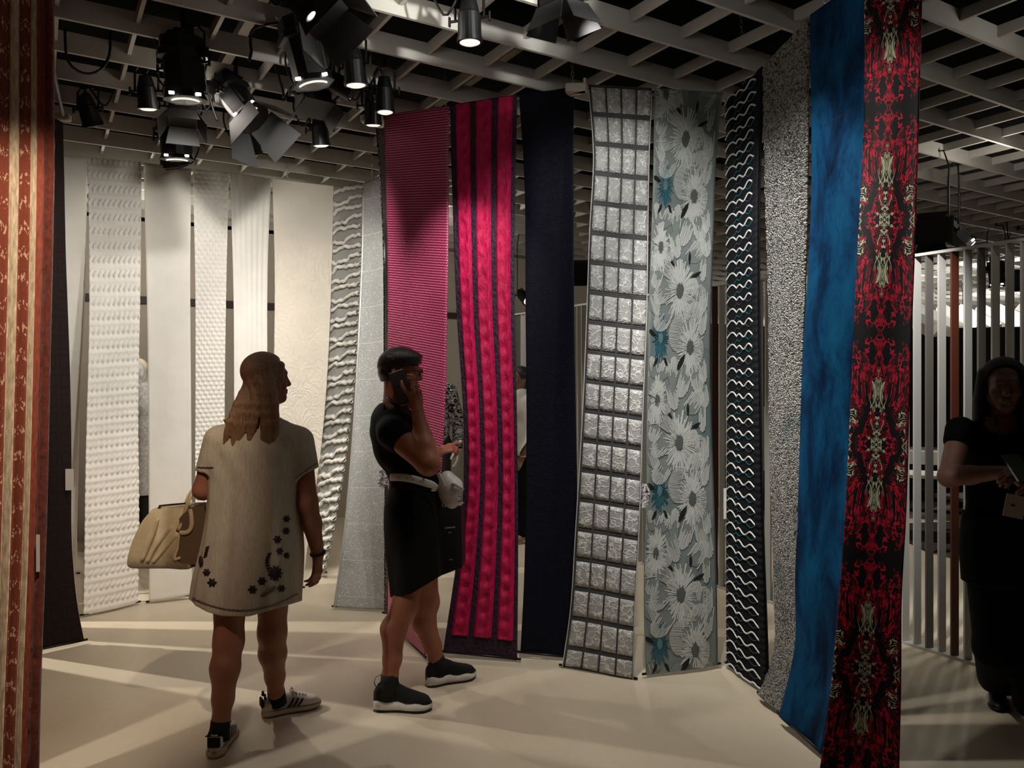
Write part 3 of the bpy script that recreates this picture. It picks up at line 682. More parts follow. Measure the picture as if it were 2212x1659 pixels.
t.p(Base_Color=t.mix(fl_, t.ramp(wv, [(.2, srgb(110, 48, 32)), (.8, srgb(160, 80, 56))]), srgb(220, 180, 150)), Roughness=.75); t.bump(wv, .6, .006)
m_chev = t.mat
for s0, s1, m in ((.02, .10, m_chev), (.115, .20, m_slub), (.22, .30, m_chev), (.315, .42, m_slub), (.435, .595, m_chev), (.602, .692, m_slub), (.70, .795, m_chev), (.802, .862, m_slub)):
    W.mesh('woven_stripe', m, 6, 160, rust, s0=s0, s1=s1, relief=lambda U, V: .004 * np.sin(PI * (U - U.min()) / (U.max() - U.min())), h0=.001, th=0)
def rl(U, V): return .014 * np.sin(PI * (U - U.min()) / (U.max() - U.min())) + .016 * fbm(U * 40, V * 22, 8, 3)
W.mesh('shaggy_edge', plain('rust_pile', srgb(104, 42, 28), .9, noise=.45, nscale=60, bump=.6, bscale=180, sheen=.4), 12, 420, rust, s0=.93, s1=1.03, relief=rl, h0=.0, th=.004)
card(W, rust, 82, 1195, 2.72, 7, 80, m_tag)

# unseen fabrics added at left of frame to cut the floor light into strips
for (a, b, lab) in (((-2.66, 2.50), (-2.27, 2.37), 'unseen rust fabric added left of the ring to shade the floor, farthest of three'), ((-2.18, 2.32), (-2.03, 2.19), 'narrow unseen rust fabric added to shade the floor, middle of three at left'),
                    ((-1.985, 2.15), (-1.77, 1.67), 'unseen rust fabric nearest the camera, added at left to shade the floor'),
                    ((-3.3, 5.25), (-3.3, 4.95), 'unseen rust fabric added beside the plain white strip to shape the floor streaks'), ((-3.3, 4.865), (-3.3, 4.72), 'narrow unseen rust fabric added behind the dark brown one to shape floor streaks'),
                    ((-3.3, 4.446), (-3.3, 4.10), 'unseen rust fabric added outside the ring to block light, first of three in line'), ((-3.31, 4.105), (-3.31, 3.74), 'unseen rust fabric added outside the ring to block light, second of three in line'), ((-3.3, 3.745), (-3.3, 3.38), 'unseen rust fabric added outside the ring to block light, third of three in line')):
    za, zb = 3.05, .03; S, T = np.meshgrid([0, 1], np.linspace(0, 1, 12))
    A = np.array([a[0], a[1], 0]); B = np.array([b[0], b[1], 0])
    V = (A + (B - A) * S[..., None]); V[..., 2] = za + (zb - za) * T; V = V.reshape(-1, 3)
    th = np.array([.004, .004, 0]); V2 = np.concatenate([V, V + th]); n = len(V)
    q = [(i*2, i*2+2, i*2+3, i*2+1) for i in range(11)]; qq = q + [tuple(x + n for x in f[::-1]) for f in q]
    o = mk('hanging_fabric', V2, np.array(qq), m_rust); tag(o, lab, 'fabric', FAB)
# ------------------------------------------------------------------ rails, joints and chains that carry the fabrics
m_white_pl = plain('ivory_plastic', srgb(196, 190, 176), .5)
m_bar = plain('grey_rail', srgb(120, 116, 108), .5, .5)
m_chain = plain('steel_chain', srgb(190, 186, 176), .35, .9)
def chain(parent, a, b, r=.0042):
    """oval links, each turned a quarter from the one before"""
    a = np.array(a, float); b = np.array(b, float); L = np.linalg.norm(b - a); n = max(2, int(L / .026)); mb = MB(); d = (b - a) / L
    e = np.cross(d, [0, 1, 0]); e /= np.linalg.norm(e); f = np.cross(d, e)
    for i in range(n):
        c = a + (b - a) * (i + .5) / n; s_ = e if i % 2 else f
        pts = [c + d * .016 * math.sin(q) + s_ * .0075 * math.cos(q) for q in np.linspace(0, 2 * PI, 8, endpoint=False)]
        mb.tube(pts, r * .5, 4, closed=True)
    o = mb.build('chain', m_chain, parent); o['kind'] = 'stuff'; return o
def joint(parent, c, d1, d2):
    mb = MB()
    for d in (d1, d2):
        d = np.array([d[0], d[1], 0.]); d /= np.linalg.norm(d); n = np.array([-d[1], d[0], 0])
        mb.box(np.array(c) + d * .045, (.11, .05, .042), (d, n, (0, 0, 1)), bev=.006)
    mb.lathe(np.array(c) + (0, 0, .02), (0, 0, 1), [(0, .008), (.03, .008)], 8)
    return mb.build('corner_joint', m_white_pl, parent)
ZR = 3.075
J = {'far_left': (140, 258, 4.68), 'phone': (813, 252, 4.66), 'middle': (1252, 186, 4.13), 'bend': (1566, 206, 4.30), 'tinsel': (1746, 30, 3.36)}
JP = {k: np.array([at(*v)[0], v[2], ZR]) for k, v in J.items()}
JP['end'] = np.array([1.42, 2.55, ZR]); JP['left_end'] = np.array([-1.60, 2.62, ZR])
def rail(a, b, label, joints=(), chains=()):
    """a straight hanging rail with the moulded joints and chains at its ends"""
    a, b = JP.get(a, a) if isinstance(a, str) else np.array(a), JP.get(b, b) if isinstance(b, str) else np.array(b)
    o = MB().tube([a, b], .011, 8).build('hanging_rail', m_bar, smooth=True); tag(o, label, 'rail', 'rails that carry the fabrics')
    d = (b - a)[:2] / np.linalg.norm((b - a)[:2])
    for c_, d1, d2 in joints: joint(o, c_, d1, d2)
    for t_ in chains:
        p = a + (b - a) * t_
        chain(o, p + (0, 0, .03), (p[0] - .02, p[1] + .015, ZC + .55))
    return o
off = np.array([.006, .05, 0])
rail(JP['phone'] + off, JP['middle'] + off, 'rail carrying the dotted crimson, pink striped and navy fabrics', ((at(818, 257, 4.47), (-1, .02), (-.1, 1)),), (-.035, .36))
rail(JP['middle'] + off + (.03, 0, 0), JP['bend'] + off - (.02, 0, 0), 'rail carrying the charcoal lattice and flower embroidered fabrics', ((at(1263, 190, 4.06), (-1, .05), (-1, .75)),), (-.09,))
rail(JP['bend'] + (.10, -.02, 0), JP['tinsel'] + (.06, .03, 0), 'rail carrying the navy net and silver tinsel fabrics', (), (.0,))
rail(JP['tinsel'] + (.06, -.03, 0), JP['end'] + (.08, 0, 0), 'rail carrying the blue velvet and red marbled fabrics', (), (.0,))
rail(JP['far_left'] + (-.02, .03, 0), JP['left_end'] + (-.05, 0, 0), 'rail carrying the brown and rust striped fabrics at the left', ((at(112, 252, 4.60), (1, .25), (-.5, -1)),), ())
rail((-3.02, 5.30, 2.93), (-1.36, 6.07, 2.93), 'rail carrying the white fabrics', (), (.3, .8))
rail((-1.28, 6.12, 2.94), (-.84, 5.60, 2.94), 'rail carrying the ruffled and silver grey fabrics', (), (.55,))

# ------------------------------------------------------------------ stage spotlights
m_can = plain('black_lamp_housing', srgb(13, 13, 13), .45, spec=.35)
m_can2 = plain('charcoal_flap', srgb(27, 27, 27), .6)
m_steel = plain('bright_reflector', srgb(200, 200, 196), .3, .8)
m_lens = emit('lit_lens', (1, .95, .86), .9)
m_hot = emit('hot_gate', (1, .97, .92), 9)
m_glare = emit('glaring_lens', (1, .97, .92), 6)
m_off = plain('unlit_glass', srgb(50, 50, 52), .15)
LG = 'stage spotlights hung from the ceiling grid'
def basis(d):
    d = np.array(d, float); d /= np.linalg.norm(d)
    x = np.cross(d, [0, 0, 1.]); 
    if np.linalg.norm(x) < .05: x = np.array([1., 0, 0])
    x /= np.linalg.norm(x); return d, x, np.cross(x, d)
def cable(pts, r=.006, parent=None, n=6):
    P = np.array(pts); q = catmull(np.linspace(0, 1, len(P)), P, np.linspace(0, 1, 16)); return MB().tube(q, r, n).build('power_cable', m_can, parent, smooth=True)
def lamp(label, pos, aim, kind='par', r=.05, L=.17, doors=0, lens='lit', droop=.15, yoke=True, side=1, door_len=.12, turn=0.0):
    """pos: middle of the housing; aim: where it points. The yoke rises into the grid."""
    pos = np.array(pos, float); d, x, y = basis(np.array(aim, float) - pos)
    if turn:
        c, s_ = math.cos(turn), math.sin(turn); x, y = x * c + y * s_, y * c - x * s_
    top = np.array([pos[0], pos[1], max(ZC + .06, pos[2] + .12)])
    root = empty('stage_spotlight', tuple(top)); tag(root, label, 'spotlight', LG)
    a = pos - d * L / 2; mb = MB()
    if kind == 'par':
        mb.lathe(a, d, [(0, r * .55), (.0, r * .62), (L * .18, r * .78), (L * .30, r * .86), (L * .34, r * .96), (L * .9, r), (L * .9, r * 1.08), (L, r * 1.08), (L, r * .92), (L * .96, r * .9)], 22)
        mb.build('housing', m_can, root, smooth=False)
        f = pos + d * L * .455
        MB().lathe(f, d, [(0, r * .9), (.008, r * .86), (.014, r * .6), (.017, .002)], 22).build('lens', m_lens if lens == 'lit' else m_off, root, smooth=True)
    elif kind == 'profile':
        sx_, sy_ = r, r * .92
        def prism(prof, m=0):
            V = []; k = len(prof); ring = [(1, .55), (.55, 1), (-.55, 1), (-1, .55), (-1, -.55), (-.55, -1), (.55, -1), (1, -.55)]
            for z, q in prof: V += [a + d * z + x * sx_ * q * u + y * sy_ * q * w_ for u, w_ in ring]
            Fc = [tuple(range(7, -1, -1)), tuple(range((k-1)*8, k*8))]
            for i in range(k - 1): Fc += [(i*8+j, i*8+(j+1) % 8, i*8+8+(j+1) % 8, i*8+8+j) for j in range(8)]
            mb.add(V, Fc, m)
        prism([(0, .75), (.01, .98), (L * .22, 1.0), (L * .24, 1.12), (L * .34, 1.12), (L * .36, .88), (L * .72, .84), (L * .9, .84), (L, .98)])
        for k_ in (-.5, .5): mb.box(a + d * L * .55 + x * sx_ * k_ * 1.5 + y * sy_ * .6, (.008, .012, L * .6), (x, y, d))
        mb.box(a + d * -.02 + x * sx_ * .5, (.03, .03, .06), (x, y, d)); mb.box(a + d * L * .3 - x * sx_ * 1.2, (.05, .03, .05), (x, y, d)); mb.box(a + d * L * .3 + x * sx_ * 1.2, (.05, .03, .05), (x, y, d))
        mb.build('housing', m_can, root)
        f = pos + d * L / 2
        tow = np.array([0, 0, EYE]) - f; tow -= d * tow.dot(d); tow /= np.linalg.norm(tow); sd = np.cross(d, tow)
        for k_ in (-1, 1): MB().box(f - d * .012 + tow * sy_ * .95 + sd * k_ * sx_ * .62, (.024, .006, .014), (sd, tow, d), bev=.002).build('light_slot', m_hot, root)
        pts = [f + d * .012 + tow * sy_ * 1.0 * math.cos(q) + sd * sx_ * .75 * math.sin(q) for q in np.linspace(-1, 1, 9)]
        MB().tube(pts, .0045, 6).build('lens_glow_arc', m_lens, root, smooth=True)  # glowing arc stands in for the lit edge of the lens
        MB().lathe(f - d * .004, d, [(0, r * .8), (.004, r * .8), (.006, .001)], 18).build('lens', m_off, root)
    elif kind == 'flood':
        mb.box(pos, (r * 2, r * 1.7, L), (x, y, d), bev=.01); mb.box(pos - d * L * .1 + y * r * .9, (r * 1.2, .012, L * .7), (x, y, d))
        for k_ in range(5): mb.box(pos - d * L * (.3 - k_ * .1) - y * r * .88, (r * 1.5, .01, .006), (x, y, d))
        mb.build('housing', m_can, root)
        MB().box(pos + d * (L / 2 + .003), (r * 1.7, r * 1.4, .006), (x, y, d)).build('lens', {'lit': m_lens, 'hot': m_glare}.get(lens, m_off), root)
    if doors:
        f = pos + d * L * .5
        for k_, (u, w_) in enumerate(((x, y), (-x, y), (y, x), (-y, x))):
            if k_ >= doors: break
            base = f + u * r * 1.02; tip = base + (d * math.cos(.5) + u * math.sin(.5)) * door_len
            V = [base - w_ * r * .95, base + w_ * r * .95, tip + w_ * r * 1.25, tip - w_ * r * 1.25]; V += [p + u * .003 for p in V]
            mk('barn_door', V, [(0, 1, 2, 3), (7, 6, 5, 4), (0, 4, 5, 1), (1, 5, 6, 2), (2, 6, 7, 3), (3, 7, 4, 0)], m_can2, root, smooth=False)
        MB().box(f + d * .004, (r * 2.1, r * 2.1, .01), (x, y, d)).build('door_frame', m_can, root) if kind == 'flood' else MB().lathe(f - d * .004, d, [(0, r * 1.05), (.008, r * 1.15), (.014, r * 1.15), (.014, r * .95)], 20).build('door_frame', m_can, root)
    if yoke:
        h = x if abs(x[2]) < .7 else y; h = np.array([h[0], h[1], 0]); h /= np.linalg.norm(h) + 1e-9; rr = r * 1.28
        p = pos - d * L * .05; tz = top[2] - .02
        pts = [p + h * rr, p + h * rr + (0, 0, (tz - p[2]) * .8), np.array([p[0], p[1], tz]) + h * rr * .7, np.array([p[0], p[1], tz]) - h * rr * .7, p - h * rr + (0, 0, (tz - p[2]) * .8), p - h * rr]
        MB().tube(pts, (.006), 6).build('yoke', m_can, root)
        for sg in (1, -1):
            c = p + h * rr * sg
            k2 = MB().tube([c - h * sg * .02, c + h * sg * .022], .006, 8); k2.box(c + h * sg * .026, (.008, .014, .042), (h, np.cross([0, 0, 1], h), (0, 0, 1)), bev=.002)
            k2.build('wing_nut', m_can, root)
        MB().tube([(p[0], p[1], tz - .005), (p[0], p[1], ZC + DP + .02)], .011, 8).build('hook_clamp', m_can, root)
    e = pos - d * L * .5
    cable([e, e + (side * .03, 0, .07 - droop * .2), e + (side * .10, .03, -droop * .35), e + (side * .16, .04, .06), (e[0] + side * .15, e[1] + .05, ZC + DP + .03)], .0055, root)
    return root
def lp(u, v, d): return at(u, v, d)
# label, (u, v, depth), aim (du, dv -> direction), ...
lamp('large ellipsoidal spotlight on the left, upper of two with bright slots', lp(396, 148, 3.66), lp(396, 148, 3.66) + np.array([.03, .10, -1]), 'profile', .092, .29, side=-1)
lamp('ellipsoidal spotlight hanging lowest over the white fabrics, two bright slots', lp(379, 300, 4.85), lp(379, 300, 4.85) + np.array([.02, .12, -1]), 'profile', .094, .25, side=1)
big = lamp('largest ellipsoidal spotlight, tilted, with two bright slots, left of the hanging chain', lp(660, 112, 3.5), lp(660, 112, 3.5) + np.array([.22, .12, -1]), 'profile', .094, .29, side=1)
lamp('small round spotlight with wing nuts between two cables at the left', lp(317, 200, 4.10), lp(317, 200, 4.10) + np.array([0, .22, -1]), 'par', .048, .165, side=1)
lamp('unlit black spotlight farthest left below the grid', lp(191, 238, 4.40), lp(191, 238, 4.40) + np.array([.1, .5, -1]), 'par', .052, .165, lens='off', side=1)
lamp('long slanted spotlight with open barn doors above the white fabrics', lp(512, 216, 4.2), lp(512, 216, 4.2) + np.array([.72, -.25, -.90]), 'profile', .088, .27, doors=4, door_len=.19, side=-1)
lamp('small spotlight hanging between the white fabrics and the crimson one', lp(691, 283, 4.70), lp(691, 283, 4.70) + np.array([.05, .2, -1]), 'par', .051, .17, side=-1)
lamp('round spotlight with a knob beside the large tilted spotlight', lp(766, 146, 3.76), lp(766, 146, 3.76) + np.array([.06, .12, -1]), 'par', .053, .165, side=-1)
lamp('spotlight hanging right above the ivory joint of the crimson fabric', lp(831, 205, 4.10), lp(831, 205, 4.10) + np.array([.02, .05, -1]), 'par', .047, .18, side=-1)
lamp('dim spotlight half hidden behind the one at the ivory joint', lp(805, 232, 4.36), lp(805, 232, 4.36) + np.array([.0, .2, -1]), 'par', .046, .19, side=-1)
lamp('single spotlight hanging in the clear above the pink striped fabric', lp(1014, 46, 3.28), lp(1014, 46, 3.28) + np.array([.02, .06, -1]), 'par', .05, .175, side=-1)
lamp('floodlight with bright barn doors cut by the top edge of the picture', lp(672, 2, 3.08), lp(672, 2, 3.08) + np.array([.55, -.1, -.6]), 'flood', .085, .14, doors=4, door_len=.13, side=-1)
lamp('barn door floodlight behind the large spotlight at the left', lp(395, 236, 4.25), lp(395, 236, 4.25) + np.array([.1, -.25, -.8]), 'flood', .07, .11, doors=4, lens='off', door_len=.10, side=1)
lamp('dark box floodlight below the largest ellipsoidal spotlight', lp(676, 212, 4.0), lp(676, 212, 4.0) + np.array([.15, -.2, -.8]), 'flood', .075, .11, doors=2, lens='off', door_len=.08, side=1)
lamp('black spotlight lying nearly level between the tilted spotlight and the knobbed one', lp(722, 178, 3.9), lp(722, 178, 3.9) + np.array([1, .1, -.45]), 'par', .05, .2, lens='off', side=-1)
lamp('small dark spotlight peeping out below the slanted barn doors', lp(541, 306, 4.75), lp(541, 306, 4.75) + np.array([.1, .4, -1]), 'par', .055, .15, lens='off', side=-1)
lamp('dark spotlight head resting over the top of the white linen fabric', lp(378, 348, 5.3), lp(378, 348, 5.3) + np.array([.1, .3, -.6]), 'flood', .07, .08, lens='off', side=1)
lamp('barn door floodlight cut by the top edge above the navy fabric', lp(1212, -12, 3.02), lp(1212, -12, 3.02) + np.array([.1, .1, -1]), 'flood', .07, .09, doors=4, lens='off', door_len=.10, side=1)
lamp('black spotlight with a glaring lamp above the slatted screen', lp(2012, 497, 5.6), lp(2012, 497, 5.6) + np.array([-.46, -.85, -.26]), 'flood', .085, .15, doors=4, lens='hot', door_len=.10, side=-1)
lamp('ellipsoidal spotlight aimed down to the right above the slatted screen', lp(2062, 503, 5.9), lp(2062, 503, 5.9) + np.array([.75, -.1, -.75]), 'profile', .075, .26, side=1)
lamp('distant spotlight with white glare seen between navy and lattice fabrics', lp(1254, 588, 7.0), lp(1254, 588, 7.0) + np.array([-.09, -1, -.2]), 'flood', .07, .12, doors=4, lens='hot', door_len=.08, side=1)
lamp('distant small spotlight between pink striped and navy fabrics', lp(1131, 640, 8.6), lp(1131, 640, 8.6) + np.array([.4, -.6, -.5]), 'par', .06, .2, side=1)
lamp('distant spotlight hanging beyond the slatted screen near the woman in the dark', lp(2152, 592, 8.2), lp(2152, 592, 8.2) + np.array([.0, -.1, -1]), 'profile', .075, .27, side=1)
lamp('distant glaring spotlight at the right edge beyond the slatted screen', lp(2200, 604, 8.4), lp(2200, 604, 8.4) + np.array([-.55, -.85, -.2]), 'flood', .075, .13, doors=4, lens='hot', door_len=.08, side=1)
lamp('tiny far spotlight over the lit white slats, beyond the screen', lp(1992, 676, 13.0), lp(1992, 676, 13.0) + np.array([.0, .1, -1]), 'par', .07, .2, side=1)
lamp('tiny far spotlight right of the reddish slat, beyond the screen', lp(2068, 682, 13.2), lp(2068, 682, 13.2) + np.array([.0, .1, -1]), 'par', .07, .2, side=1)
# loose cables looping below the grid
for pts, lab in (((( 140, 60, 3.7), (146, 130, 3.7), (180, 158, 3.75), (215, 152, 3.8), (236, 120, 3.85), (238, 70, 3.85)), 'black cable drooping in a loop below the far left grid boards'),
                 (((462, 95, 4.1), (443, 150, 4.1), (444, 175, 4.15), (460, 235, 4.2), (470, 262, 4.2)), 'black cable hanging between the left ellipsoidal and the slanted spotlight'),
                 (((586, 110, 4.1), (610, 192, 4.1), (614, 212, 4.1), (630, 185, 4.05), (645, 172, 4.0)), 'black cable with a plug below the largest spotlight')):
    o = cable([at(*p) for p in pts], .007); o.name = 'loose_cable'; tag(o, lab, 'cable', 'loose cables')

cable([at(*p) for p in ((640, 60, 3.5), (600, 50, 3.52), (548, 62, 3.56), (541, 92, 3.6), (543, 110, 3.6), (538, 132, 3.62))], .007, big)
# ------------------------------------------------------------------ slatted screen behind the ring
m_ws = plain('white_lacquer', srgb(205, 204, 198), .5); m_bs = plain('brown_lacquer', srgb(78, 40, 30), .5); m_rs = plain('reddish_brown_lacquer', srgb(100, 50, 34), .5); m_gs = plain('grey_lacquer', srgb(112, 108, 102), .5)
S0 = np.array([2.905, 3.485, 0]); SD = np.array([-.513, .858, 0]); SN = np.array([.858, .513, 0]); LEN = 5.75; HS = 2.24
scr = empty('slatted_screen', tuple(S0 + SD * LEN / 2)); tag(scr, 'tall screen of white and brown upright slats running behind the right half of the ring', 'screen')
for z, h in ((HS - .008, .016), (.008, .016)): MB().box(S0 + SD * LEN / 2 + np.array([0, 0, z]), (LEN, .055, h), (SD, SN, (0, 0, 1))).build('screen_rail', m_ws, scr)
pat = 'wwbwrwgww' ; mm = {'w': m_ws, 'b': m_bs, 'r': m_rs, 'g': m_gs}
proto = {}
for i in range(int(LEN / .0715) + 1):
    k = pat[i % len(pat)] if i % 11 else 'g'
    if k == 'r' and i > 24: k = 'w'
    p = S0 + SD * (i * .0715 + .01)
    if k not in proto:
        mb = MB().box(np.array([0, 0, HS / 2]) + p, (.012, .045, HS - .034), (SD * .94 + SN * .34, SN * .94 - SD * .34, (0, 0, 1)))
        proto[k] = (mb.build('slat', mm[k], scr), p)
    else:
        o = proto[k][0].copy(); COL.objects.link(o); o.location = proto[k][0].location + Vector(p - proto[k][1])

# ------------------------------------------------------------------ things beyond the screen
m_part = plain('charcoal_partition', srgb(26, 24, 23), .8)
P0 = at(1900, 712, 10.2); P1 = at(2330, 745, 9.2)
def wallish(name, a, b, z0, z1, th, mat, label, cat, bev=0):
    a = np.array([a[0], a[1], 0]); b = np.array([b[0], b[1], 0]); d = (b - a) / np.linalg.norm(b - a); n = np.array([-d[1], d[0], 0])
    mb = MB().box((a + b) / 2 + n * th / 2 + np.array([0, 0, (z0 + z1) / 2]), (np.linalg.norm(b - a), th, z1 - z0), (d, n, (0, 0, 1)))
    return tag(mb.build(name, mat), label, cat)
wallish('display_partition', at(1880, 0, 10.2), at(2075, 0, 9.9), 0, 2.10, .08, m_part, 'low dark partition beyond the screen, left of the taller one', 'partition')
wallish('display_partition', at(2070, 0, 9.5), at(2400, 0, 9.0), 0, 2.18, .08, m_part, 'dark partition behind the woman standing in the dark at the right', 'partition')
wallish('display_partition', at(1105, 0, 12.0), at(1260, 0, 11.0), 0, 2.0, .08, plain('taupe_partition', srgb(86, 78, 70), .8), 'taupe partition glimpsed between the pink striped and navy fabrics', 'partition')
wallish('display_partition', at(1535, 0, 9.6), at(1700, 0, 9.2), 0, 1.85, .08, plain('umber_partition', srgb(60, 54, 48), .8), 'umber partition glimpsed between the flowered and navy net fabrics', 'partition')
wallish('display_partition', at(1650, 0, 8.6), at(1668, 0, 8.5), .55, 1.25, .04, m_tag, 'pale panel glimpsed between the navy net and tinsel fabrics', 'panel')
m_rug = plain('dark_rug_pile', srgb(46, 40, 36), .95, noise=.2, nscale=30)
c = [at(1890, 0, 8.3), at(2160, 0, 8.6), at(2200, 0, 7.1), at(2006, 0, 6.95)]
V = [(p[0], p[1], z) for z in (.001, .012) for p in c]
tag(mk('rug', V, [(3, 2, 1, 0), (4, 5, 6, 7), (0, 1, 5, 4), (1, 2, 6, 5), (2, 3, 7, 6), (3, 0, 4, 7)], m_rug, smooth=False), 'dark rug on the pale floor beyond the slatted screen', 'rug')
def table(label, c, w_, d_, h, ang, mat, legm, cat='table', name='table', leg=.04, top=.03, low=False):
    ca, sa = math.cos(ang), math.sin(ang); X = np.array([ca, sa, 0]); Y = np.array([-sa, ca, 0]); c = np.array([c[0], c[1], 0.])
    r = empty(name, tuple(c)); tag(r, label, cat)
    MB().box(c + np.array([0, 0, h - top / 2]), (w_, d_, top), (X, Y, (0, 0, 1))).build('tabletop' if cat == 'table' else 'seat', mat, r)
    for sx in (-1, 1):
        for sy in (-1, 1): MB().box(c + X * sx * (w_ / 2 - leg) + Y * sy * (d_ / 2 - leg) + np.array([0, 0, (h - top) / 2 + .006]), (leg, leg, h - top - .012), (X, Y, (0, 0, 1))).build('leg', legm, r)
    MB().box(c + Y * (d_ / 2 - leg) + np.array([0, 0, h * .35]), (w_ - leg * 2, .02, .03), (X, Y, (0, 0, 1))).build('stretcher', legm, r)
    return r
table('white topped side table with dark legs on the rug beyond the screen', at(2000, 0, 7.75), .95, .5, .62, -.45, m_tag, m_part, leg=.05)
table('white counter table behind the side table beyond the screen', at(1985, 0, 8.9), 1.6, .7, .76, -.5, m_tag, m_part, top=.14, leg=.06)
table('dark stool under the elbow of the woman standing in the dark', at(2092, 0, 7.0), .38, .38, .5, .3, plain('brown_seat', srgb(60, 40, 32), .6), m_bs, 'stool', 'stool')
# lit white slats slanting far beyond the screen
can = empty('slatted_canopy', (6.4, 11.4, 0)); tag(can, 'row of brightly lit slanting white slats far beyond the screen', 'canopy')
m_cs = plain('bright_white_slat', srgb(240, 238, 232), .6)
for i in range(9):
    a = at(1945 + i * 42, 672 + (i % 2) * 2, 11.4); b = at(2020 + i * 46, 716, 11.0)
    d = (b - a) / np.linalg.norm(b - a); n = np.cross(d, [0, 1, 0]); n /= np.linalg.norm(n)
    MB().box((a + b) / 2, (np.linalg.norm(b - a), .3, .12), (d, np.cross(n, d), n)).build('slat', m_cs, can)
for sx in (1935, 2330): MB().box((at(sx, 0, 11.2)[0], 11.2, 1.2), (.06, .06, 2.4)).build('post', m_part, can)
# ------------------------------------------------------------------ people: smooth implicit bodies turned into one mesh each
class Field:
    def __init__(s, pts, pad=.12, h=.0045):
        P = np.array(pts, float); s.h = h; s.lo = P.min(0) - pad; s.n = np.ceil((P.max(0) + pad - s.lo) / h).astype(int) + 1
        s.f = np.full(s.n, .5, dtype=np.float32)
    def win(s, lo, hi):
        a = np.clip(np.floor((lo - s.lo) / s.h).astype(int), 0, s.n - 1); b = np.clip(np.ceil((hi - s.lo) / s.h).astype(int) + 1, 1, s.n)
        if (b <= a).any(): return None, None
        ax = [s.lo[i] + s.h * np.arange(a[i], b[i], dtype=np.float32) for i in range(3)]
        return tuple(slice(a[i], b[i]) for i in range(3)), (ax[0][:, None, None], ax[1][None, :, None], ax[2][None, None, :])
    def put(s, sl, d, k, op='u'):
        a = s.f[sl]
        if op == 'u':
            if k > 0: h = np.maximum(k - np.abs(a - d), 0) / k; s.f[sl] = np.minimum(a, d) - h * h * k * .25
            else: s.f[sl] = np.minimum(a, d)
        elif op == 's':
            d = -d
            if k > 0: h = np.maximum(k - np.abs(a - d), 0) / k; s.f[sl] = np.maximum(a, d) + h * h * k * .25
            else: s.f[sl] = np.maximum(a, d)
        return s
    def cone(s, a, b, ra, rb=None, k=.02, op='u', sq=None):
        """limb from a to b; sq = (axis, factor) flattens it along an axis"""
        a = np.array(a, float); b = np.array(b, float); rb = ra if rb is None else rb; m = max(ra, rb) * (1 if sq is None else max(1, 1 / sq[1])) + k + .012
        sl, g = s.win(np.minimum(a, b) - m, np.maximum(a, b) + m)
        if sl is None: return s
        ba = b - a; L = ba.dot(ba) + 1e-9
        px, py, pz = g[0] - a[0], g[1] - a[1], g[2] - a[2]
        t = np.clip((px * ba[0] + py * ba[1] + pz * ba[2]) / L, 0, 1)
        dx, dy, dz = px - t * ba[0], py - t * ba[1], pz - t * ba[2]
        d2 = dx * dx + dy * dy + dz * dz
        if sq is not None:
            ax = np.array(sq[0], float); ax /= np.linalg.norm(ax); q = dx * ax[0] + dy * ax[1] + dz * ax[2]; d2 = d2 + q * q * (1 / sq[1] ** 2 - 1)
        return s.put(sl, np.sqrt(d2) - (ra + (rb - ra) * t), k, op)
    def chain(s, pts, rs, k=.02, sq=None):
        for i in range(len(pts) - 1): s.cone(pts[i], pts[i+1], rs[i], rs[i+1], k if i == 0 else min(k, .02), sq=sq)
        return s
    def ell(s, c, r, ax=None, k=.02, op='u'):
        c = np.array(c, float); r = np.array(r, float); m = r.max() + k + .012
        sl, g = s.win(c - m, c + m)
        if sl is None: return s
        A = np.eye(3) if ax is None else np.array(ax, float)
        p = [g[i] - c[i] for i in range(3)]
        q = [(p[0] * A[j][0] + p[1] * A[j][1] + p[2] * A[j][2]) for j in range(3)]
        k0 = np.sqrt(sum((q[j] / r[j]) ** 2 for j in range(3))) + 1e-6; k1 = np.sqrt(sum((q[j] / r[j] ** 2) ** 2 for j in range(3))) + 1e-6
        return s.put(sl, k0 * (k0 - 1) / k1, k, op)
    def stack(s, rows, k=.02, fold=None, cap=.02):
        """rows: (z, cx, cy, rx, ry[, turn]) from low to high: a trunk of elliptical slices"""
        R = np.array(rows, float); z = R[:, 0]; m = max(R[:, 3].max(), R[:, 4].max()) + .06
        lo = np.array([R[:, 1].min() - m, R[:, 2].min() - m, z[0] - k - .05]); hi = np.array([R[:, 1].max() + m, R[:, 2].max() + m, z[-1] + k + .05])
        sl, g = s.win(lo, hi); gz = np.clip(g[2].ravel(), z[0], z[-1])
        itp = catmull(z, R[:, 1:5], gz)
        cx, cy, rx, ry = [itp[:, i][None, None, :] for i in range(4)]
        X, Y = g[0] - cx, g[1] - cy
        q = np.sqrt((X / rx) ** 2 + (Y / ry) ** 2); d = (q - 1) * np.minimum(rx, ry)
        if fold is not None: d = d + fold(np.arctan2(Y, X), g[2])
        zz = np.maximum(z[0] - g[2], g[2] - z[-1]); d = np.maximum(d, zz)
        return s.put(sl, d.astype(np.float32), k)
    def plane(s, p, n, lo=None, hi=None, k=.0):
        """cut away the side that n points to, optionally only inside a box"""
        sl, g = s.win(s.lo if lo is None else np.array(lo, float), s.lo + s.h * s.n if hi is None else np.array(hi, float))
        n = np.array(n, float); n /= np.linalg.norm(n); p = np.array(p, float)
        d = (g[0] - p[0]) * n[0] + (g[1] - p[1]) * n[1] + (g[2] - p[2]) * n[2]
        a = s.f[sl]; s.f[sl] = np.maximum(a, d); return s
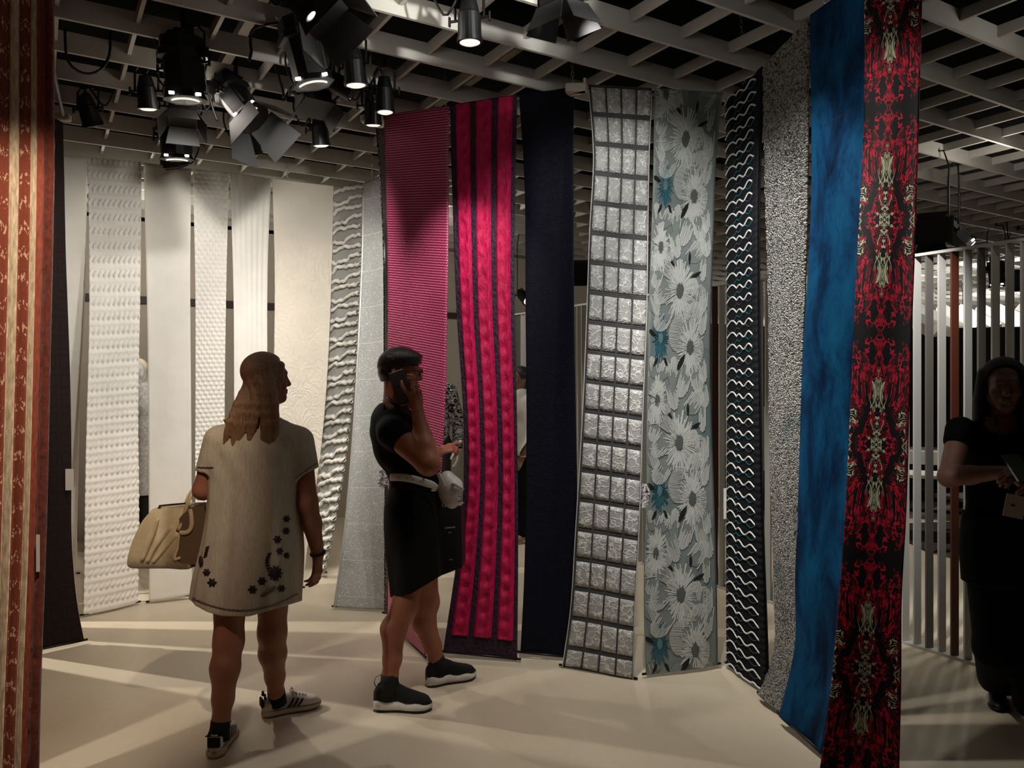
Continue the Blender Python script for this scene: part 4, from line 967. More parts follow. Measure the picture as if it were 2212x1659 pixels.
    def mesh(s):
        f = s.f; ins = f < 0
        c = np.zeros(tuple(x - 1 for x in f.shape), dtype=np.int8)
        for i in (0, 1):
            for j in (0, 1):
                for k in (0, 1): c += ins[i:f.shape[0]-1+i, j:f.shape[1]-1+j, k:f.shape[2]-1+k]
        act = (c > 0) & (c < 8); I = np.argwhere(act); cid = np.full(act.shape, -1, dtype=np.int32); cid[act] = np.arange(len(I))
        acc = np.zeros((len(I), 3)); cnt = np.zeros(len(I)); ar = np.arange(3)
        corners = [(i, j, k) for i in (0, 1) for j in (0, 1) for k in (0, 1)]
        for a in corners:
            for ax in range(3):
                if a[ax]: continue
                b = list(a); b[ax] = 1
                fa = f[I[:, 0]+a[0], I[:, 1]+a[1], I[:, 2]+a[2]]; fb = f[I[:, 0]+b[0], I[:, 1]+b[1], I[:, 2]+b[2]]
                x = (fa < 0) != (fb < 0); t = np.where(x, fa / np.where(x, fa - fb, 1), 0)
                p = np.array(a)[None] + np.eye(3)[ax][None] * t[:, None]; acc[x] += p[x]; cnt[x] += 1
        V = s.lo + (I + acc / cnt[:, None]) * s.h
        Q = []
        for ax in range(3):
            u, v = (ax + 1) % 3, (ax + 2) % 3
            a0 = [slice(None)] * 3; a1 = [slice(None)] * 3; a0[ax] = slice(0, -1); a1[ax] = slice(1, None)
            A, B = ins[tuple(a0)], ins[tuple(a1)]; E = np.argwhere(A != B)
            ok = (E[:, u] > 0) & (E[:, v] > 0) & (E[:, u] < f.shape[u] - 1) & (E[:, v] < f.shape[v] - 1); E = E[ok]
            fl = A[E[:, 0], E[:, 1], E[:, 2]]
            du = np.eye(3, dtype=int)[u]; dv = np.eye(3, dtype=int)[v]
            q = np.stack([cid[tuple((E - du - dv).T)], cid[tuple((E - dv).T)], cid[tuple(E.T)], cid[tuple((E - du).T)]], 1)
            q[~fl] = q[~fl][:, ::-1]; Q.append(q)
        return V, np.concatenate(Q)
    def build(s, name, mat, parent):
        V, Q = s.mesh(); return mk(name, V, Q, mat, parent)

def mid(a, b, t): return np.array(a, float) + (np.array(b, float) - np.array(a, float)) * t
def frame(f, up=(0, 0, 1)):
    f = np.array(f, float); f /= np.linalg.norm(f); r = np.cross(f, up); r /= np.linalg.norm(r); return f, r, np.cross(r, f)
def head(F_, c, fwd, up=(0, 0, 1), s=1.0, neck=None, rn=.054, ears=True):
    f, r, u = frame(fwd, up); c = np.array(c, float); L = lambda a, b, d: c + (r * a + f * b + u * d) * s; A = (r, f, u)
    F_.ell(L(0, -.010, .034), np.array([.071, .090, .078]) * s, A, .01)
    F_.ell(L(0, .022, -.030), np.array([.057, .064, .076]) * s, A, .03)
    for q in (-1, 1): F_.cone(L(q * .050, -.004, -.052), L(q * .012, .060, -.090), .018 * s, .014 * s, .025)
    F_.ell(L(0, .062, -.090), np.array([.022, .020, .019]) * s, A, .02)
    F_.cone(L(-.030, .074, .024), L(.030, .074, .024), .012 * s, None, .018)
    for q in (-1, 1):
        F_.ell(L(q * .037, .056, -.026), np.array([.022, .020, .022]) * s, A, .02)
        F_.ell(L(q * .031, .096, .002), np.array([.017, .016, .012]) * s, A, .012, 's')
        F_.ell(L(q * .031, .0725, .001), np.array([.0135] * 3) * s, A, .003)
    F_.cone(L(0, .082, .014), L(0, .100, -.028), .0075 * s, .0105 * s, .012)
    for q in (-1, 1): F_.ell(L(q * .010, .090, -.031), np.array([.008, .010, .007]) * s, A, .008)
    F_.ell(L(0, .0835, -.0545), np.array([.021, .010, .0055]) * s, A, .006); F_.ell(L(0, .082, -.0665), np.array([.019, .010, .007]) * s, A, .006)
    if ears:
        for q in (-1, 1):
            F_.ell(L(q * .071, -.012, -.006), np.array([.010, .019, .032]) * s, A, .008); F_.ell(L(q * .080, -.006, -.004), np.array([.006, .010, .018]) * s, A, .004, 's')
    if neck is not None: F_.cone(L(0, -.020, -.050), neck, rn * .94, rn, .035)
    return L
def finger(F_, pts, r=.0085, k=.006):
    F_.chain(pts, [r, r * .95, r * .86, r * .74][:len(pts)], k)
def hand(F_, w_, dr, nrm, side, size=1.0, curl=(.25, .3, .35, .4), thumb=.5, spread=.06):
    """w_: wrist, dr: where the palm points, nrm: out of the back of the hand, side: towards the thumb"""
    w_ = np.array(w_, float); d, n = np.array(dr, float), np.array(nrm, float); d /= np.linalg.norm(d); n -= d * n.dot(d); n /= np.linalg.norm(n)
    sd = np.cross(d, n); sd *= 1 if sd.dot(side) > 0 else -1; z = size
    for i, (o, ln, fl) in enumerate(((.028, .084, .92), (.0095, .088, 1.0), (-.009, .084, .94), (-.026, .077, .76))):
        kn = w_ + (d * ln + sd * o + n * .004) * z
        F_.cone(w_ + (sd * o * .55 + d * .012) * z, kn, .0125 * z, .0105 * z, .016, sq=(n, .9))
        p = kn; ang = curl[i] * .8; pts = [p]
        for ph, st in ((.040, 1.0), (.026, 1.25), (.021, .8)):
            v = d * math.cos(ang) - n * math.sin(ang) + sd * spread * (1.2 - i) ; p = p + v / np.linalg.norm(v) * ph * fl * z; pts.append(p); ang += curl[i] * st
        finger(F_, pts, .0088 * z * (1 if i < 3 else .88))
    b = w_ + (d * .022 + sd * .024 - n * .006) * z; v = d * .72 + sd * .62 - n * (.25 + .4 * thumb); v /= np.linalg.norm(v)
    m = b + v * .046 * z; v2 = v + d * .3 - sd * .35 * thumb; v2 /= np.linalg.norm(v2); e = m + v2 * .031 * z; v3 = v2 + d * .2; v3 /= np.linalg.norm(v3)
    F_.chain([b, m, e, e + v3 * .024 * z], [.0145 * z, .0115 * z, .0098 * z, .0082 * z], .014)

def skin(name, c, rough=.5):
    t = NT(name); f = t.gen_noise(t.obj(), 9, 4); g = t.gen_noise(t.obj(), 160, 2)
    t.p(Base_Color=t.ramp(f, [(.3, tuple(x * .88 for x in c)), (.7, c)]), Roughness=rough, Specular_IOR_Level=.4, Subsurface_Weight=.08, Subsurface_Radius=(.02, .008, .005)); t.bump(g, .06, .002)
    return t.mat
def hairmat(name, c1, c2, rough=.35, z=(90, 90, 6)):
    t = NT(name); mp = t.n('ShaderNodeMapping', i_Vector=t.obj(), i_Scale=z); f = t.gen_noise(mp.outputs[0], 4.0, 4, .6, .3)
    t.p(Base_Color=t.ramp(f, [(.3, c1), (.7, c2)]), Roughness=rough, Specular_IOR_Level=.8); t.bump(f, .6, .006); return t.mat
m_eye = plain('eye_dark', srgb(30, 22, 18), .2)
def loft_shoe(heel, toe, parent, W_=.044, hts=None, sole=.03, m_up=None, m_sole=None, wavy=0, collar=None):
    """shoe from heel point to toe point on the floor; returns local frame"""
    heel = np.array(heel, float); toe = np.array(toe, float); L = np.linalg.norm(toe - heel); d = (toe - heel) / L; n = np.array([-d[1], d[0], 0]); n /= np.linalg.norm(n); up = np.array([0, 0, 1.])
    T = np.linspace(0, 1, 15); wf = np.interp(T, [0, .04, .15, .35, .55, .72, .88, .97, 1], [.35, .62, .76, .72, .84, 1.0, .84, .45, .18]) * W_
    bend = .006 * np.sin(T * PI)
    hf = np.interp(T, *hts)
    def ring(i, w_, z0, z1, k, flat=False):
        c = heel + d * L * T[i] + n * bend[i]; out = []
        for j in range(k):
            a = 2 * PI * j / k; x, y = math.cos(a), math.sin(a)
            px = np.sign(x) * abs(x) ** .75; out.append(c + n * w_ * px + up * (z0 + (z1 - z0) * (.5 + .5 * np.sign(y) * abs(y) ** (.55 if flat else .8))))
        return out
    def loft(rows, name, mat):
        k = len(rows[0]); V = [p for r in rows for p in r]; N = len(rows)
        Fc = [tuple(range(k-1, -1, -1)), tuple(range((N-1)*k, N*k))] + [(i*k+j, i*k+(j+1) % k, i*k+k+(j+1) % k, i*k+k+j) for i in range(N-1) for j in range(k)]
        o = mk(name, V, Fc, mat, parent); return o
    loft([ring(i, wf[i] * 1.10 + .003, .003 + .010 * max(0, T[i] - .8) * 4, sole * (1.2 - .3 * T[i]) + wavy * .006 * math.sin(T[i] * 19), 16, True) for i in range(15)], 'sole', m_sole)
    return dict(heel=heel, d=d, n=n, L=L, T=T, wf=wf, hf=hf, up=up, loft=loft, ring=ring, bend=bend)

# ================================================================== the woman in the white dress, seen from behind
m_sk1 = skin('sun_reddened_skin', srgb(160, 104, 82)); D = 3.33
wm = empty('person', (at(560, 0, D)[0], D, 0)); tag(wm, 'person with long fair hair in a white embroidered dress, seen from behind', 'person', 'visitors')
B = dict(neck=at(572, 905, 3.33), shl=at(471, 950, 3.32), shr=at(647, 952, 3.36), ell=at(439, 1058, 3.34), wrl=at(447, 1052, 3.58), elr=at(664, 1085, 3.34), wrr=at(687, 1198, 3.40),
         hl=at(500, 1190, 3.31), hr=at(592, 1190, 3.37), kl=at(494, 1385, 3.27), al=at(477, 1558, 3.20), kr=at(588, 1366, 3.42), ar=at(596, 1496, 3.54))
bf = Field(list(B.values()) + [at(575, 760, D), at(470, 1645, 3.14), at(690, 1540, 3.64), at(690, 1270, 3.4)], h=.0048)
hd_c = at(577, 818, 3.34); hd_f = (.84, .54, .03)
Lh = head(bf, hd_c, hd_f, s=.93, neck=B['neck'], rn=.052)
zf = lambda v, d=D: at(0, v, d)[2]
bf.stack([(zf(1215), at(545, 0, D)[0], D + .01, .165, .115), (zf(1150), at(545, 0, D)[0], D + .01, .17, .12), (zf(1060), at(546, 0, D)[0], D + .01, .145, .10), (zf(980), at(556, 0, D)[0], D + .01, .155, .105), (zf(935), at(560, 0, D)[0], D + .005, .15, .085), (zf(905), at(567, 0, D)[0], D, .08, .06)], .03)
for sd, h_, k_, a_, kn in (('l', 'hl', 'kl', 'al', 1), ('r', 'hr', 'kr', 'ar', 1)):
    hp, kp, ap = B[h_], B[k_], B[a_]; calf = mid(kp, ap, .32) + np.array([0, -.012, 0])
    bf.cone(hp, kp, .085, .056, .03); bf.cone(kp, calf, .054, .056, .04); bf.cone(calf, mid(kp, ap, .72), .056, .043, .03); bf.cone(mid(kp, ap, .72), ap, .042, .034, .02)
def floor_at(u, v): d = F * EYE / (v - 829.5); return np.array([(u - 1106) / F * d, d, 0.])
def foot_line(h, t, L=.268): return h, h + (t - h) / np.linalg.norm(t - h) * L
hl_, tl_ = foot_line(floor_at(462, 1641), floor_at(497, 1583)); hr_, tr_ = foot_line(floor_at(566, 1550), floor_at(689, 1524))
for a_, h_, t_ in (('al', hl_, tl_), ('ar', hr_, tr_)):
    bf.cone(B[a_], mid(h_, t_, .24) + np.array([0, 0, .065]), .032, .028, .02); bf.cone(mid(h_, t_, .24) + np.array([0, 0, .065]), mid(h_, t_, .7) + np.array([0, 0, .042]), .026, .016, .02)
bf.cone(B['shl'], B['ell'], .050, .041, .03); bf.cone(B['ell'], B['wrl'], .041, .027, .02); hand(bf, B['wrl'], (.25, 1, -.1), (0, .1, 1), (1, 0, 0), .95, (.9, .95, 1, 1), .8)
bf.cone(B['shr'], B['elr'], .050, .042, .03); bf.cone(B['elr'], mid(B['elr'], B['wrr'], .4), .042, .040, .02); bf.cone(mid(B['elr'], B['wrr'], .4), B['wrr'], .040, .026, .02)
hand(bf, B['wrr'], (-.12, .10, -1), (1, -.35, 0), (-.35, 1, 0), .95, (.22, .3, .35, .42), .4)
bf.build('body', m_sk1, wm)
# dress
m_dress = weave('white_cotton_gauze', srgb(205, 196, 180), srgb(186, 176, 158), .85, 900, 900, .0, .2)
t = NT('cream_crinkle_cotton'); f = t.gen_noise(t.n('ShaderNodeMapping', i_Vector=t.obj(), i_Scale=(60, 60, 9)).outputs[0], 3, 4); t.p(Base_Color=t.ramp(f, [(.3, srgb(182, 170, 150)), (.7, srgb(206, 195, 176))]), Roughness=.85, Specular_IOR_Level=.2); t.bump(f, .35, .006); m_dress = t.mat
dr = Field([at(400, 880, D), at(700, 1345, D), at(540, 1100, 3.1), at(540, 1100, 3.56)], pad=.06, h=.005)
rows = []
for v, ul, ur, dp in ((1350, 406, 652, .165), (1300, 413, 648, .165), (1250, 420, 650, .165), (1200, 432, 651, .16), (1150, 441, 649, .152), (1100, 447, 645, .14), (1050, 449, 646, .132), (1000, 452, 649, .13), (965, 455, 655, .125), (935, 462, 652, .105), (915, 492, 628, .082), (900, 530, 600, .06)):
    rows.append((zf(v), at((ul + ur) / 2, 0, D)[0], D + .005, (ur - ul) / 2 * D / F, dp))
def fold(th, z):
    k = np.clip((zf(960) - z) * 2.2, 0, 1); return k * (.0055 * np.sin(th * 7 + z * 3) + .003 * np.sin(th * 13 + 1.3)) + .0016 * np.sin(th * 9 + z * 46) * np.clip((z - zf(1080)) * 6, 0, 1)
dr.stack(rows, .0, fold)
for a, b, ra, rb, pl, nn in ((B['shl'] + np.array([.004, 0, -.004]), B['ell'], .063, .055, at(440, 1018, 3.33), (-.05, 0, -1)), (B['shr'] + np.array([-.003, 0, -.004]), B['elr'] + np.array([.012, 0, 0]), .064, .061, at(664, 1022, 3.36), (.55, 0, -1))):
    sub = Field([a, b], pad=.09, h=.005); sub.cone(a, mid(a, b, .95), ra, rb, 0); sub.plane(pl, nn)
    sl, g = dr.win(sub.lo, sub.lo + sub.h * (sub.n - 1)); 
    # resample the sleeve onto the dress grid
    o_ = np.round((sub.lo - dr.lo) / dr.h).astype(int); e_ = np.minimum(o_ + sub.n, dr.n); b0 = np.maximum(o_, 0)
    A = tuple(slice(b0[i], e_[i]) for i in range(3)); Bs = tuple(slice(b0[i] - o_[i], e_[i] - o_[i]) for i in range(3))
    x, y = dr.f[A], sub.f[Bs]; k = .03; h_ = np.maximum(k - np.abs(x - y), 0) / k; dr.f[A] = np.minimum(x, y) - h_ * h_ * k * .25
hem_pts = [at(413, 1296, D), at(520, 1329, D), at(645, 1302, D)]
dr.plane(at(470, 1313, D), (-.32, -.2, -1)); dr.plane(at(585, 1318, D), (.30, -.2, -1)); dr.plane(at(530, 1324, D), (0, -.2, -1))
dr.plane(at(572, 897, 3.30), (0, -.5, 1.0), lo=at(520, 1000, 3.1), hi=at(625, 860, 3.6))
dress = dr.build('dress', m_dress, wm)
def bvh(o):
    V = [v.co + wloc(o) for v in o.data.vertices]; return BVHTree.FromPolygons(V, [tuple(p.vertices) for p in o.data.polygons])
dt = bvh(dress); eye = Vector((0, 0, EYE))
def on(tree, u, v, out=.003):
    dv = (Vector(at(u, v, 1.0)) - eye).normalized(); hit = tree.ray_cast(eye, dv)
    return None if hit[0] is None else (np.array(hit[0]) + np.array(hit[1]) * out * (1 if hit[1].dot(dv) < 0 else -1))
m_emb = plain('dark_embroidery', srgb(36, 26, 30), .8); m_emg = plain('grey_embroidery', srgb(112, 104, 92), .8)
def motif(tree, outline, name, mat, parent, c):
    """raised embroidery patch following the cloth; outline in photograph pixels"""
    P = [on(tree, u, v, .0035) for u, v in outline]; C = on(tree, *c, .0045); Q = [on(tree, u, v, -.002) for u, v in outline]
    if C is None or any(p is None for p in P) or any(q is None for q in Q): return
    n = len(P); mk(name, P + Q + [C], [(i, (i+1) % n, 2*n) for i in range(n)] + [(i+n, (i+1) % n + n, (i+1) % n, i) for i in range(n)], mat, parent)
def flowerlet(u, v, r, k=7, sq=1.0, mat=m_emb, rot=0.0):
    motif(dt, [(u + r * (1 + .28 * math.cos(k * a)) * math.cos(a + rot), v + sq * r * (1 + .28 * math.cos(k * a)) * math.sin(a + rot)) for a in np.linspace(0, 2 * PI, 28, endpoint=False)], 'embroidered_flower', mat, wm, (u, v))
def leaflet(u, v, L, w_, ang, mat=m_emb, name='embroidered_leaf'):
    ca, sa = math.cos(ang), math.sin(ang)
    motif(dt, [(u + ca * L * math.cos(a) - sa * w_ * math.sin(a), v + sa * L * math.cos(a) + ca * w_ * math.sin(a)) for a in np.linspace(0, 2 * PI, 12, endpoint=False)], name, mat, wm, (u, v))
for u, v, r in ((618.5, 1121, 6.5), (617.5, 1147, 6.5), (599, 1165, 7.5), (603.5, 1190, 6.5), (619, 1200, 5.5), (545.5, 1273, 8), (566, 1255, 8), (607.5, 1271, 7)): flowerlet(u, v, r, 6)
flowerlet(594, 1238, 14, 11, 1.08)
for u, v, r in ((445.5, 1143, 5.5), (437.5, 1167, 6.5), (447, 1236, 6.5), (458.5, 1258, 8), (421.5, 1247, 5)): flowerlet(u, v, r, 6)
for k in range(6): leaflet(582 - 5 * math.sin(k * .55) + 0, 1196 + k * 6.2, 5.0, 1.9, -.35)
leaflet(579, 1277, 20, 5, -.62, m_emg)
for k in range(5): leaflet(449 - k * 1.2, 1182 + k * 5, 4.2, 1.7, -.5)
leaflet(435, 1213, 12, 4.5, 1.5); leaflet(430, 1207, 6, 3, .3)
for k in range(44):                                                 # stitched border along the hem
    u = 419 + k * 5.15; v = 1327 - ((u - 522) / 110) ** 2 * 30 - 9
    leaflet(u, v, 3.6, 1.2, .55 if k % 2 else -.1, m_emg, 'hem_stitch')
for k in range(8): leaflet(430 + k * 4.2, 1009 + .3 * (k % 2), 2.8, 1.1, .4 if k % 2 else -.4, m_emg, 'cuff_stitch')
for k in range(11): leaflet(640 + k * 4.6, 1031 - k * 3.2, 3.0, 1.1, -.9 if k % 2 else -.2, m_emg, 'cuff_stitch')
# hair
m_blond = hairmat('fair_hair', srgb(104, 74, 50), srgb(166, 128, 92), .45)
hf_ = Field([at(470, 750, 3.15), at(630, 1010, 3.15), at(630, 1010, 3.5)], pad=.05, h=.0042)
f_, r_, u_ = frame(hd_f); A_ = (r_, f_, u_)
hf_.ell(Lh(0, -.018, .036), (.078, .094, .083), A_, .01)
hf_.plane(Lh(0, .040, .06), tuple(f_ * 1.0 - u_ * .42), k=0)
rg = np.random.default_rng(3)
for k in range(72):
    a = rg.uniform(-2.5, 2.5); up0 = rg.uniform(-.01, .07); out = rg.uniform(.88, 1.06)
    x, y = math.sin(a), -math.cos(a)                                 # around the back of the head
    if y > .55 and x < 0: continue
    p0 = Lh(x * .066 * out, y * .085 * out - .008, up0); 
    spread = rg.normal(0, 6)
    u_mid = 515 + (x * .5 + .5) * 78; ue = 484 + (x * .5 + .5) * 112 + spread; ve = rg.uniform(935, 1008) if abs(x) < .75 else rg.uniform(905, 965)
    back = 3.225 - .012 * rg.uniform(0, 1)
    p1 = mid(p0, at(u_mid + spread * .5, 865, 3.245 + .05 * max(0, y + .2)), .9); p2 = at((u_mid + ue) / 2 + spread * .3, 908, 3.232); p3 = at(ue, ve, back + .012)
    q = catmull([0, .33, .66, 1], [p0, p1, p2, p3], np.linspace(0, 1, 8)); rr = np.interp(np.linspace(0, 1, 8), [0, .4, .8, 1], [.014, .014, .010, .0025]) * rg.uniform(.7, 1.15)
    for i in range(7): hf_.cone(q[i], q[i+1], rr[i], rr[i+1], .007)
for k in range(5):                                                   # the lock that frames the cheek
    q = [Lh(.060, .030 + k * .005, .06), Lh(.071, .028 + k * .004, .0), Lh(.070, .018, -.06), Lh(.066, -.01 + k * .004, -.12)]
    for i in range(3): hf_.cone(q[i], q[i+1], .013, .010, .01)
hf_.build('hair', m_blond, wm)
MB().lathe(mid(B['elr'], B['wrr'], .97), B['wrr'] - B['elr'], [(-.004, .030), (-.004, .034), (.004, .034), (.004, .030)], 20).build('bracelet', plain('dark_bracelet', srgb(30, 20, 20), .4), wm, smooth=True)
# sneakers and socks
m_leather = plain('white_leather', srgb(214, 208, 198), .45, noise=.04); m_rubber = plain('off_white_rubber', srgb(190, 176, 152), .6); m_sock = plain('black_sock_knit', srgb(16, 14, 15), .9)
m_navy_s = plain('dark_stripe', srgb(24, 20, 28), .5)
def sneaker(heel, toe, ankle, stripes_side):
    r = empty('sneaker', tuple((np.array(heel) + np.array(toe)) / 2), wm)
    s = loft_shoe(heel, toe, r, .045, ([0, .02, .10, .28, .42, .58, .75, .9, .97, 1], [.055, .078, .092, .088, .094, .080, .062, .054, .044, .03]), .027, m_leather, m_rubber)
    s['loft']([s['ring'](i, s['wf'][i] * (1.0 if s['T'][i] > .45 else .92), .02, s['hf'][i], 18) for i in range(15)], 'upper', m_leather)
    P = lambda t, w_, z: s['heel'] + s['d'] * s['L'] * t + s['n'] * w_ + s['up'] * z
    def wd(t): return np.interp(t, s['T'], s['wf'])
    def zt(t): return np.interp(t, s['T'], s['hf'])
    for q in (1, -1):                                                 # three slanting stripes on each side
        for k in range(3):
            t0 = .42 + k * .075; V = []
            for w0 in (0, .042):
                for j in range(6):
                    zz = .030 + (zt(t0) * .80 - .030) * j / 5; tt = t0 + w0 - .0 + (j / 5) * .085 - .03
                    yy = (zz - .02) / max(zt(tt) - .02, .01); x = wd(tt) * (max(0, 1 - abs(2 * yy - 1) ** 2.4)) ** .42 * (1.0 if tt > .45 else .94)
                    V.append(P(tt, q * (x + .0025), zz))
            mk('side_stripe', V, [(j, j+1, 7+j, 6+j) for j in range(5)], m_navy_s, r)
    lc = MB()
    for k in range(5):
        t0 = .50 + k * .052; z = zt(t0) + .001; x = .022 - k * .001
        lc.tube([P(t0, -x, z - .010), P(t0 + .008, -x * .4, z + .002), P(t0 + .008, x * .4, z + .002), P(t0, x, z - .010)], .0042, 6); 
        lc.tube([P(t0, -x, z - .010), P(t0 + .03, 0, zt(t0 + .03) + .002), P(t0 + .052, x, zt(t0 + .052) - .008)], .0035, 6)
    for q in (-1, 1): lc.tube([P(.47, 0, zt(.47) + .003), P(.50, q * .022, zt(.5) + .016), P(.55, q * .03, zt(.55) + .006), P(.50, q * .012, zt(.5) + .004)], .004, 6)
    lc.build('laces', m_leather, r, smooth=True)
    MB().box(P(.0, 0, .068) - s['d'] * .002, (.010, .05, .04), (s['d'], s['n'], (0, 0, 1)), bev=.003).build('heel_tab', m_sock, r)
    return s
def sock(ankle, base, r0=.040):
    MB().tube([np.array(base), mid(base, ankle, .5), np.array(ankle) + (0, 0, .012)], [.044, r0, .0385], 18).build('sock', m_sock, wm, smooth=True)
sneaker(hl_, tl_, B['al'], 1); sneaker(hr_, tr_, B['ar'], -1)
sock(B['al'] + np.array([0, 0, -.005]), mid(hl_, tl_, .24) + np.array([0, 0, .055])); sock(B['ar'], mid(hr_, tr_, .26) + np.array([0, 0, .055]))
for hh, tt_ in ((hl_, tl_), (hr_, tr_)):                              # little bow at the back of each sock
    c = hh + np.array([0, 0, .098]) + (tt_ - hh) * .03; n_ = np.cross(tt_ - hh, (0, 0, 1)); n_ /= np.linalg.norm(n_); mb = MB()
    for q in (-1, 1): mb.tube([c, c + n_ * q * .020 + (0, 0, .008), c + n_ * q * .032 + (0, 0, -.006), c + n_ * q * .012 + (0, 0, -.006)], [.004, .007, .007, .004], 6)
    mb.build('sock_bow', m_sock, wm, smooth=True)
# tote bag on her left arm
t = NT('tan_leather'); f = t.gen_noise(t.obj(), 7, 4); t.p(Base_Color=t.ramp(f, [(.3, srgb(168, 148, 112)), (.7, srgb(196, 178, 142))]), Roughness=.5); t.bump(t.gen_noise(t.obj(), 26, 3), .3, .01); m_tan = t.mat
m_tand = plain('brown_leather_flap', srgb(92, 72, 52), .55, noise=.1, nscale=14); m_edge = plain('dark_edge_paint', srgb(34, 26, 22), .5)
bg = empty('handbag', tuple(at(368, 1221, 3.42))); tag(bg, 'beige leather handbag with dark edging hanging from the arm of the fair-haired person', 'bag')
def hull(prof, d0, d1, name, mat, parent, inset=.93, n=1):
    """a soft bag body: an outline in the photograph's plane with real thickness and rounded rims"""
    O = np.array([at(u, v, (d0 + d1) / 2) for u, v in prof]); c = O.mean(0); rows = []
    for y, k in ((d0, inset), (d0 + .018, .985), ((d0 + d1) / 2, 1.0), (d1 - .018, .985), (d1, inset)):
        R = c + (O - c) * k; R[:, 1] = y; rows.append(R)
    N = len(prof); V = np.concatenate(rows); Fc = [tuple(range(N)), tuple(range(5*N-1, 4*N-1, -1))] + [(i*N+j, i*N+N+j, i*N+N+(j+1) % N, i*N+(j+1) % N) for i in range(4) for j in range(N)]
    return mk(name, V, Fc, mat, parent, smooth=False if N < 12 else True)
prof = catmull(np.arange(13), [(344, 1094, 0), (322, 1120, 0), (301, 1165, 0), (291, 1205, 0), (297, 1219, 0), (330, 1221, 0), (380, 1221, 0), (424, 1222, 0), (436, 1200, 0), (445, 1150, 0), (448, 1110, 0), (440, 1090, 0), (400, 1089, 0)], np.linspace(0, 12, 48))[:, :2]
bag = hull([tuple(p) for p in prof], 3.33, 3.50, 'bag_body', m_tan, bg, .95)
def sheet(poly, d, name, mat, parent, th=.006):
    P = [at(u, v, d) for u, v in poly]; Q = [p + np.array([0, th, 0]) for p in P]; n = len(P)
    return mk(name, P + Q, [tuple(range(n)), tuple(range(2*n-1, n-1, -1))] + [(i, i+n, (i+1) % n + n, (i+1) % n) for i in range(n)], mat, parent, smooth=False)
sheet([(387, 1120), (408, 1096), (440, 1092), (446, 1120), (442, 1160), (434, 1200), (424, 1220), (382, 1213), (388, 1160)], 3.325, 'front_flap', m_tand, bg)
MB().tube([at(344, 1093, 3.36), at(360, 1091, 3.35), at(395, 1088, 3.35), at(402, 1087, 3.35)], .004, 6).build('top_edge', m_edge, bg, smooth=True)
MB().tube([at(345, 1095, 3.36), at(340, 1108, 3.345), at(330, 1116, 3.34), at(345, 1111, 3.34)], .006, 6).build('corner_edge', m_edge, bg, smooth=True)
MB().tube([at(u, v, 3.335) for u, v in ((296, 1219), (330, 1221.5), (380, 1221.5), (424, 1222.5))], .005, 6).build('bottom_edge', m_edge, bg, smooth=True)
for pts in (((343, 1118), (330, 1160), (306, 1214)), ((372, 1135), (338, 1180), (318, 1216)), ((386, 1150), (352, 1190), (330, 1216))):
    q = catmull(np.linspace(0, 1, 3), [at(u, v, 3.333) for u, v in pts], np.linspace(0, 1, 10)); MB().tube(q, [(.010, .010 * s_) for s_ in np.interp(np.linspace(0, 1, 10), [0, .5, 1], [.5, 1.1, .8])], 8).build('gusset_fold', m_tan, bg, smooth=True)
def strap(pts, w_, th, name, mat, parent):
    P = catmull(np.linspace(0, 1, len(pts)), np.array(pts), np.linspace(0, 1, 26)); return MB().tube(P, [(w_, th)] * 26, 8, up=(1, 0, .3)).build(name, mat, parent, smooth=True)
strap([at(384, 1146, 3.325), at(396, 1120, 3.33), at(405, 1088, 3.33), at(418, 1062, 3.36), at(436, 1050, 3.44), at(452, 1075, 3.44), at(450, 1105, 3.40)], .0085, .004, 'handle', m_tan, bg)
strap([at(400, 1090, 3.47), at(410, 1068, 3.47), at(424, 1052, 3.47), at(440, 1048, 3.48), at(455, 1080, 3.49)], .0085, .004, 'handle', m_tan, bg)
strap([at(410, 1100, 3.322), at(413, 1115, 3.320), at(413, 1138, 3.320), at(404, 1150, 3.320), at(388, 1151, 3.322)], .010, .004, 'buckle_strap', m_tan, bg)
strap([at(386, 1156, 3.322), at(383, 1185, 3.322), at(377, 1207, 3.322), at(390, 1205, 3.322)], .006, .003, 'flap_trim', m_tan, bg)
# ================================================================== the woman on the phone, in profile
D = 3.72; PX = D / F
m_sk2 = skin('tanned_skin', srgb(165, 102, 76)); m_blk2 = plain('black_jersey', srgb(10, 10, 11), .85, spec=.2, bump=.1, bscale=300)
wp = empty('person', (at(880, 0, D)[0], D, 0)); tag(wp, 'person with a black bowl haircut in a black top and skirt talking on a phone', 'person', 'visitors')
zf = lambda v, d=D: at(0, v, d)[2]
xf = lambda u, d=D: at(u, 0, d)[0]
Hc = at(865, 803, 3.705); Hf = (.995, -.03, -.06)
sR, eR, wR = at(850, 934, 3.56), at(925, 1001, 3.47), at(903, 893, 3.545)
sL, eL, wL = at(868, 938, 3.89), at(925, 1010, 3.98), at(944, 977, 4.06)
nk = at(850, 893, 3.715)
hipR, hipL = at(892, 1190, 3.70), at(905, 1190, 3.80)
kR, aR, kL, aL = at(875, 1308, 3.645), at(842, 1462, 3.62), at(922, 1300, 3.86), at(942, 1425, 3.92)
bf = Field([Hc, sR, eR, wL, at(998, 953, 4.22), aR, aL, at(800, 740, D), at(932, 1540, 3.6), at(1028, 1485, 3.9)], h=.0045)
Lp_ = head(bf, Hc, Hf, s=.98, neck=nk, rn=.055)
st = [(zf(1230), xf(892), D + .01, .115, .155), (zf(1150), xf(893), D + .01, .125, .165), (zf(1035), xf(890), D, .10, .125), (zf(970), xf(868), D, .125, .145), (zf(925), xf(862), D, .115, .15), (zf(895), xf(852), D, .075, .09)]
bf.stack(st, .03)
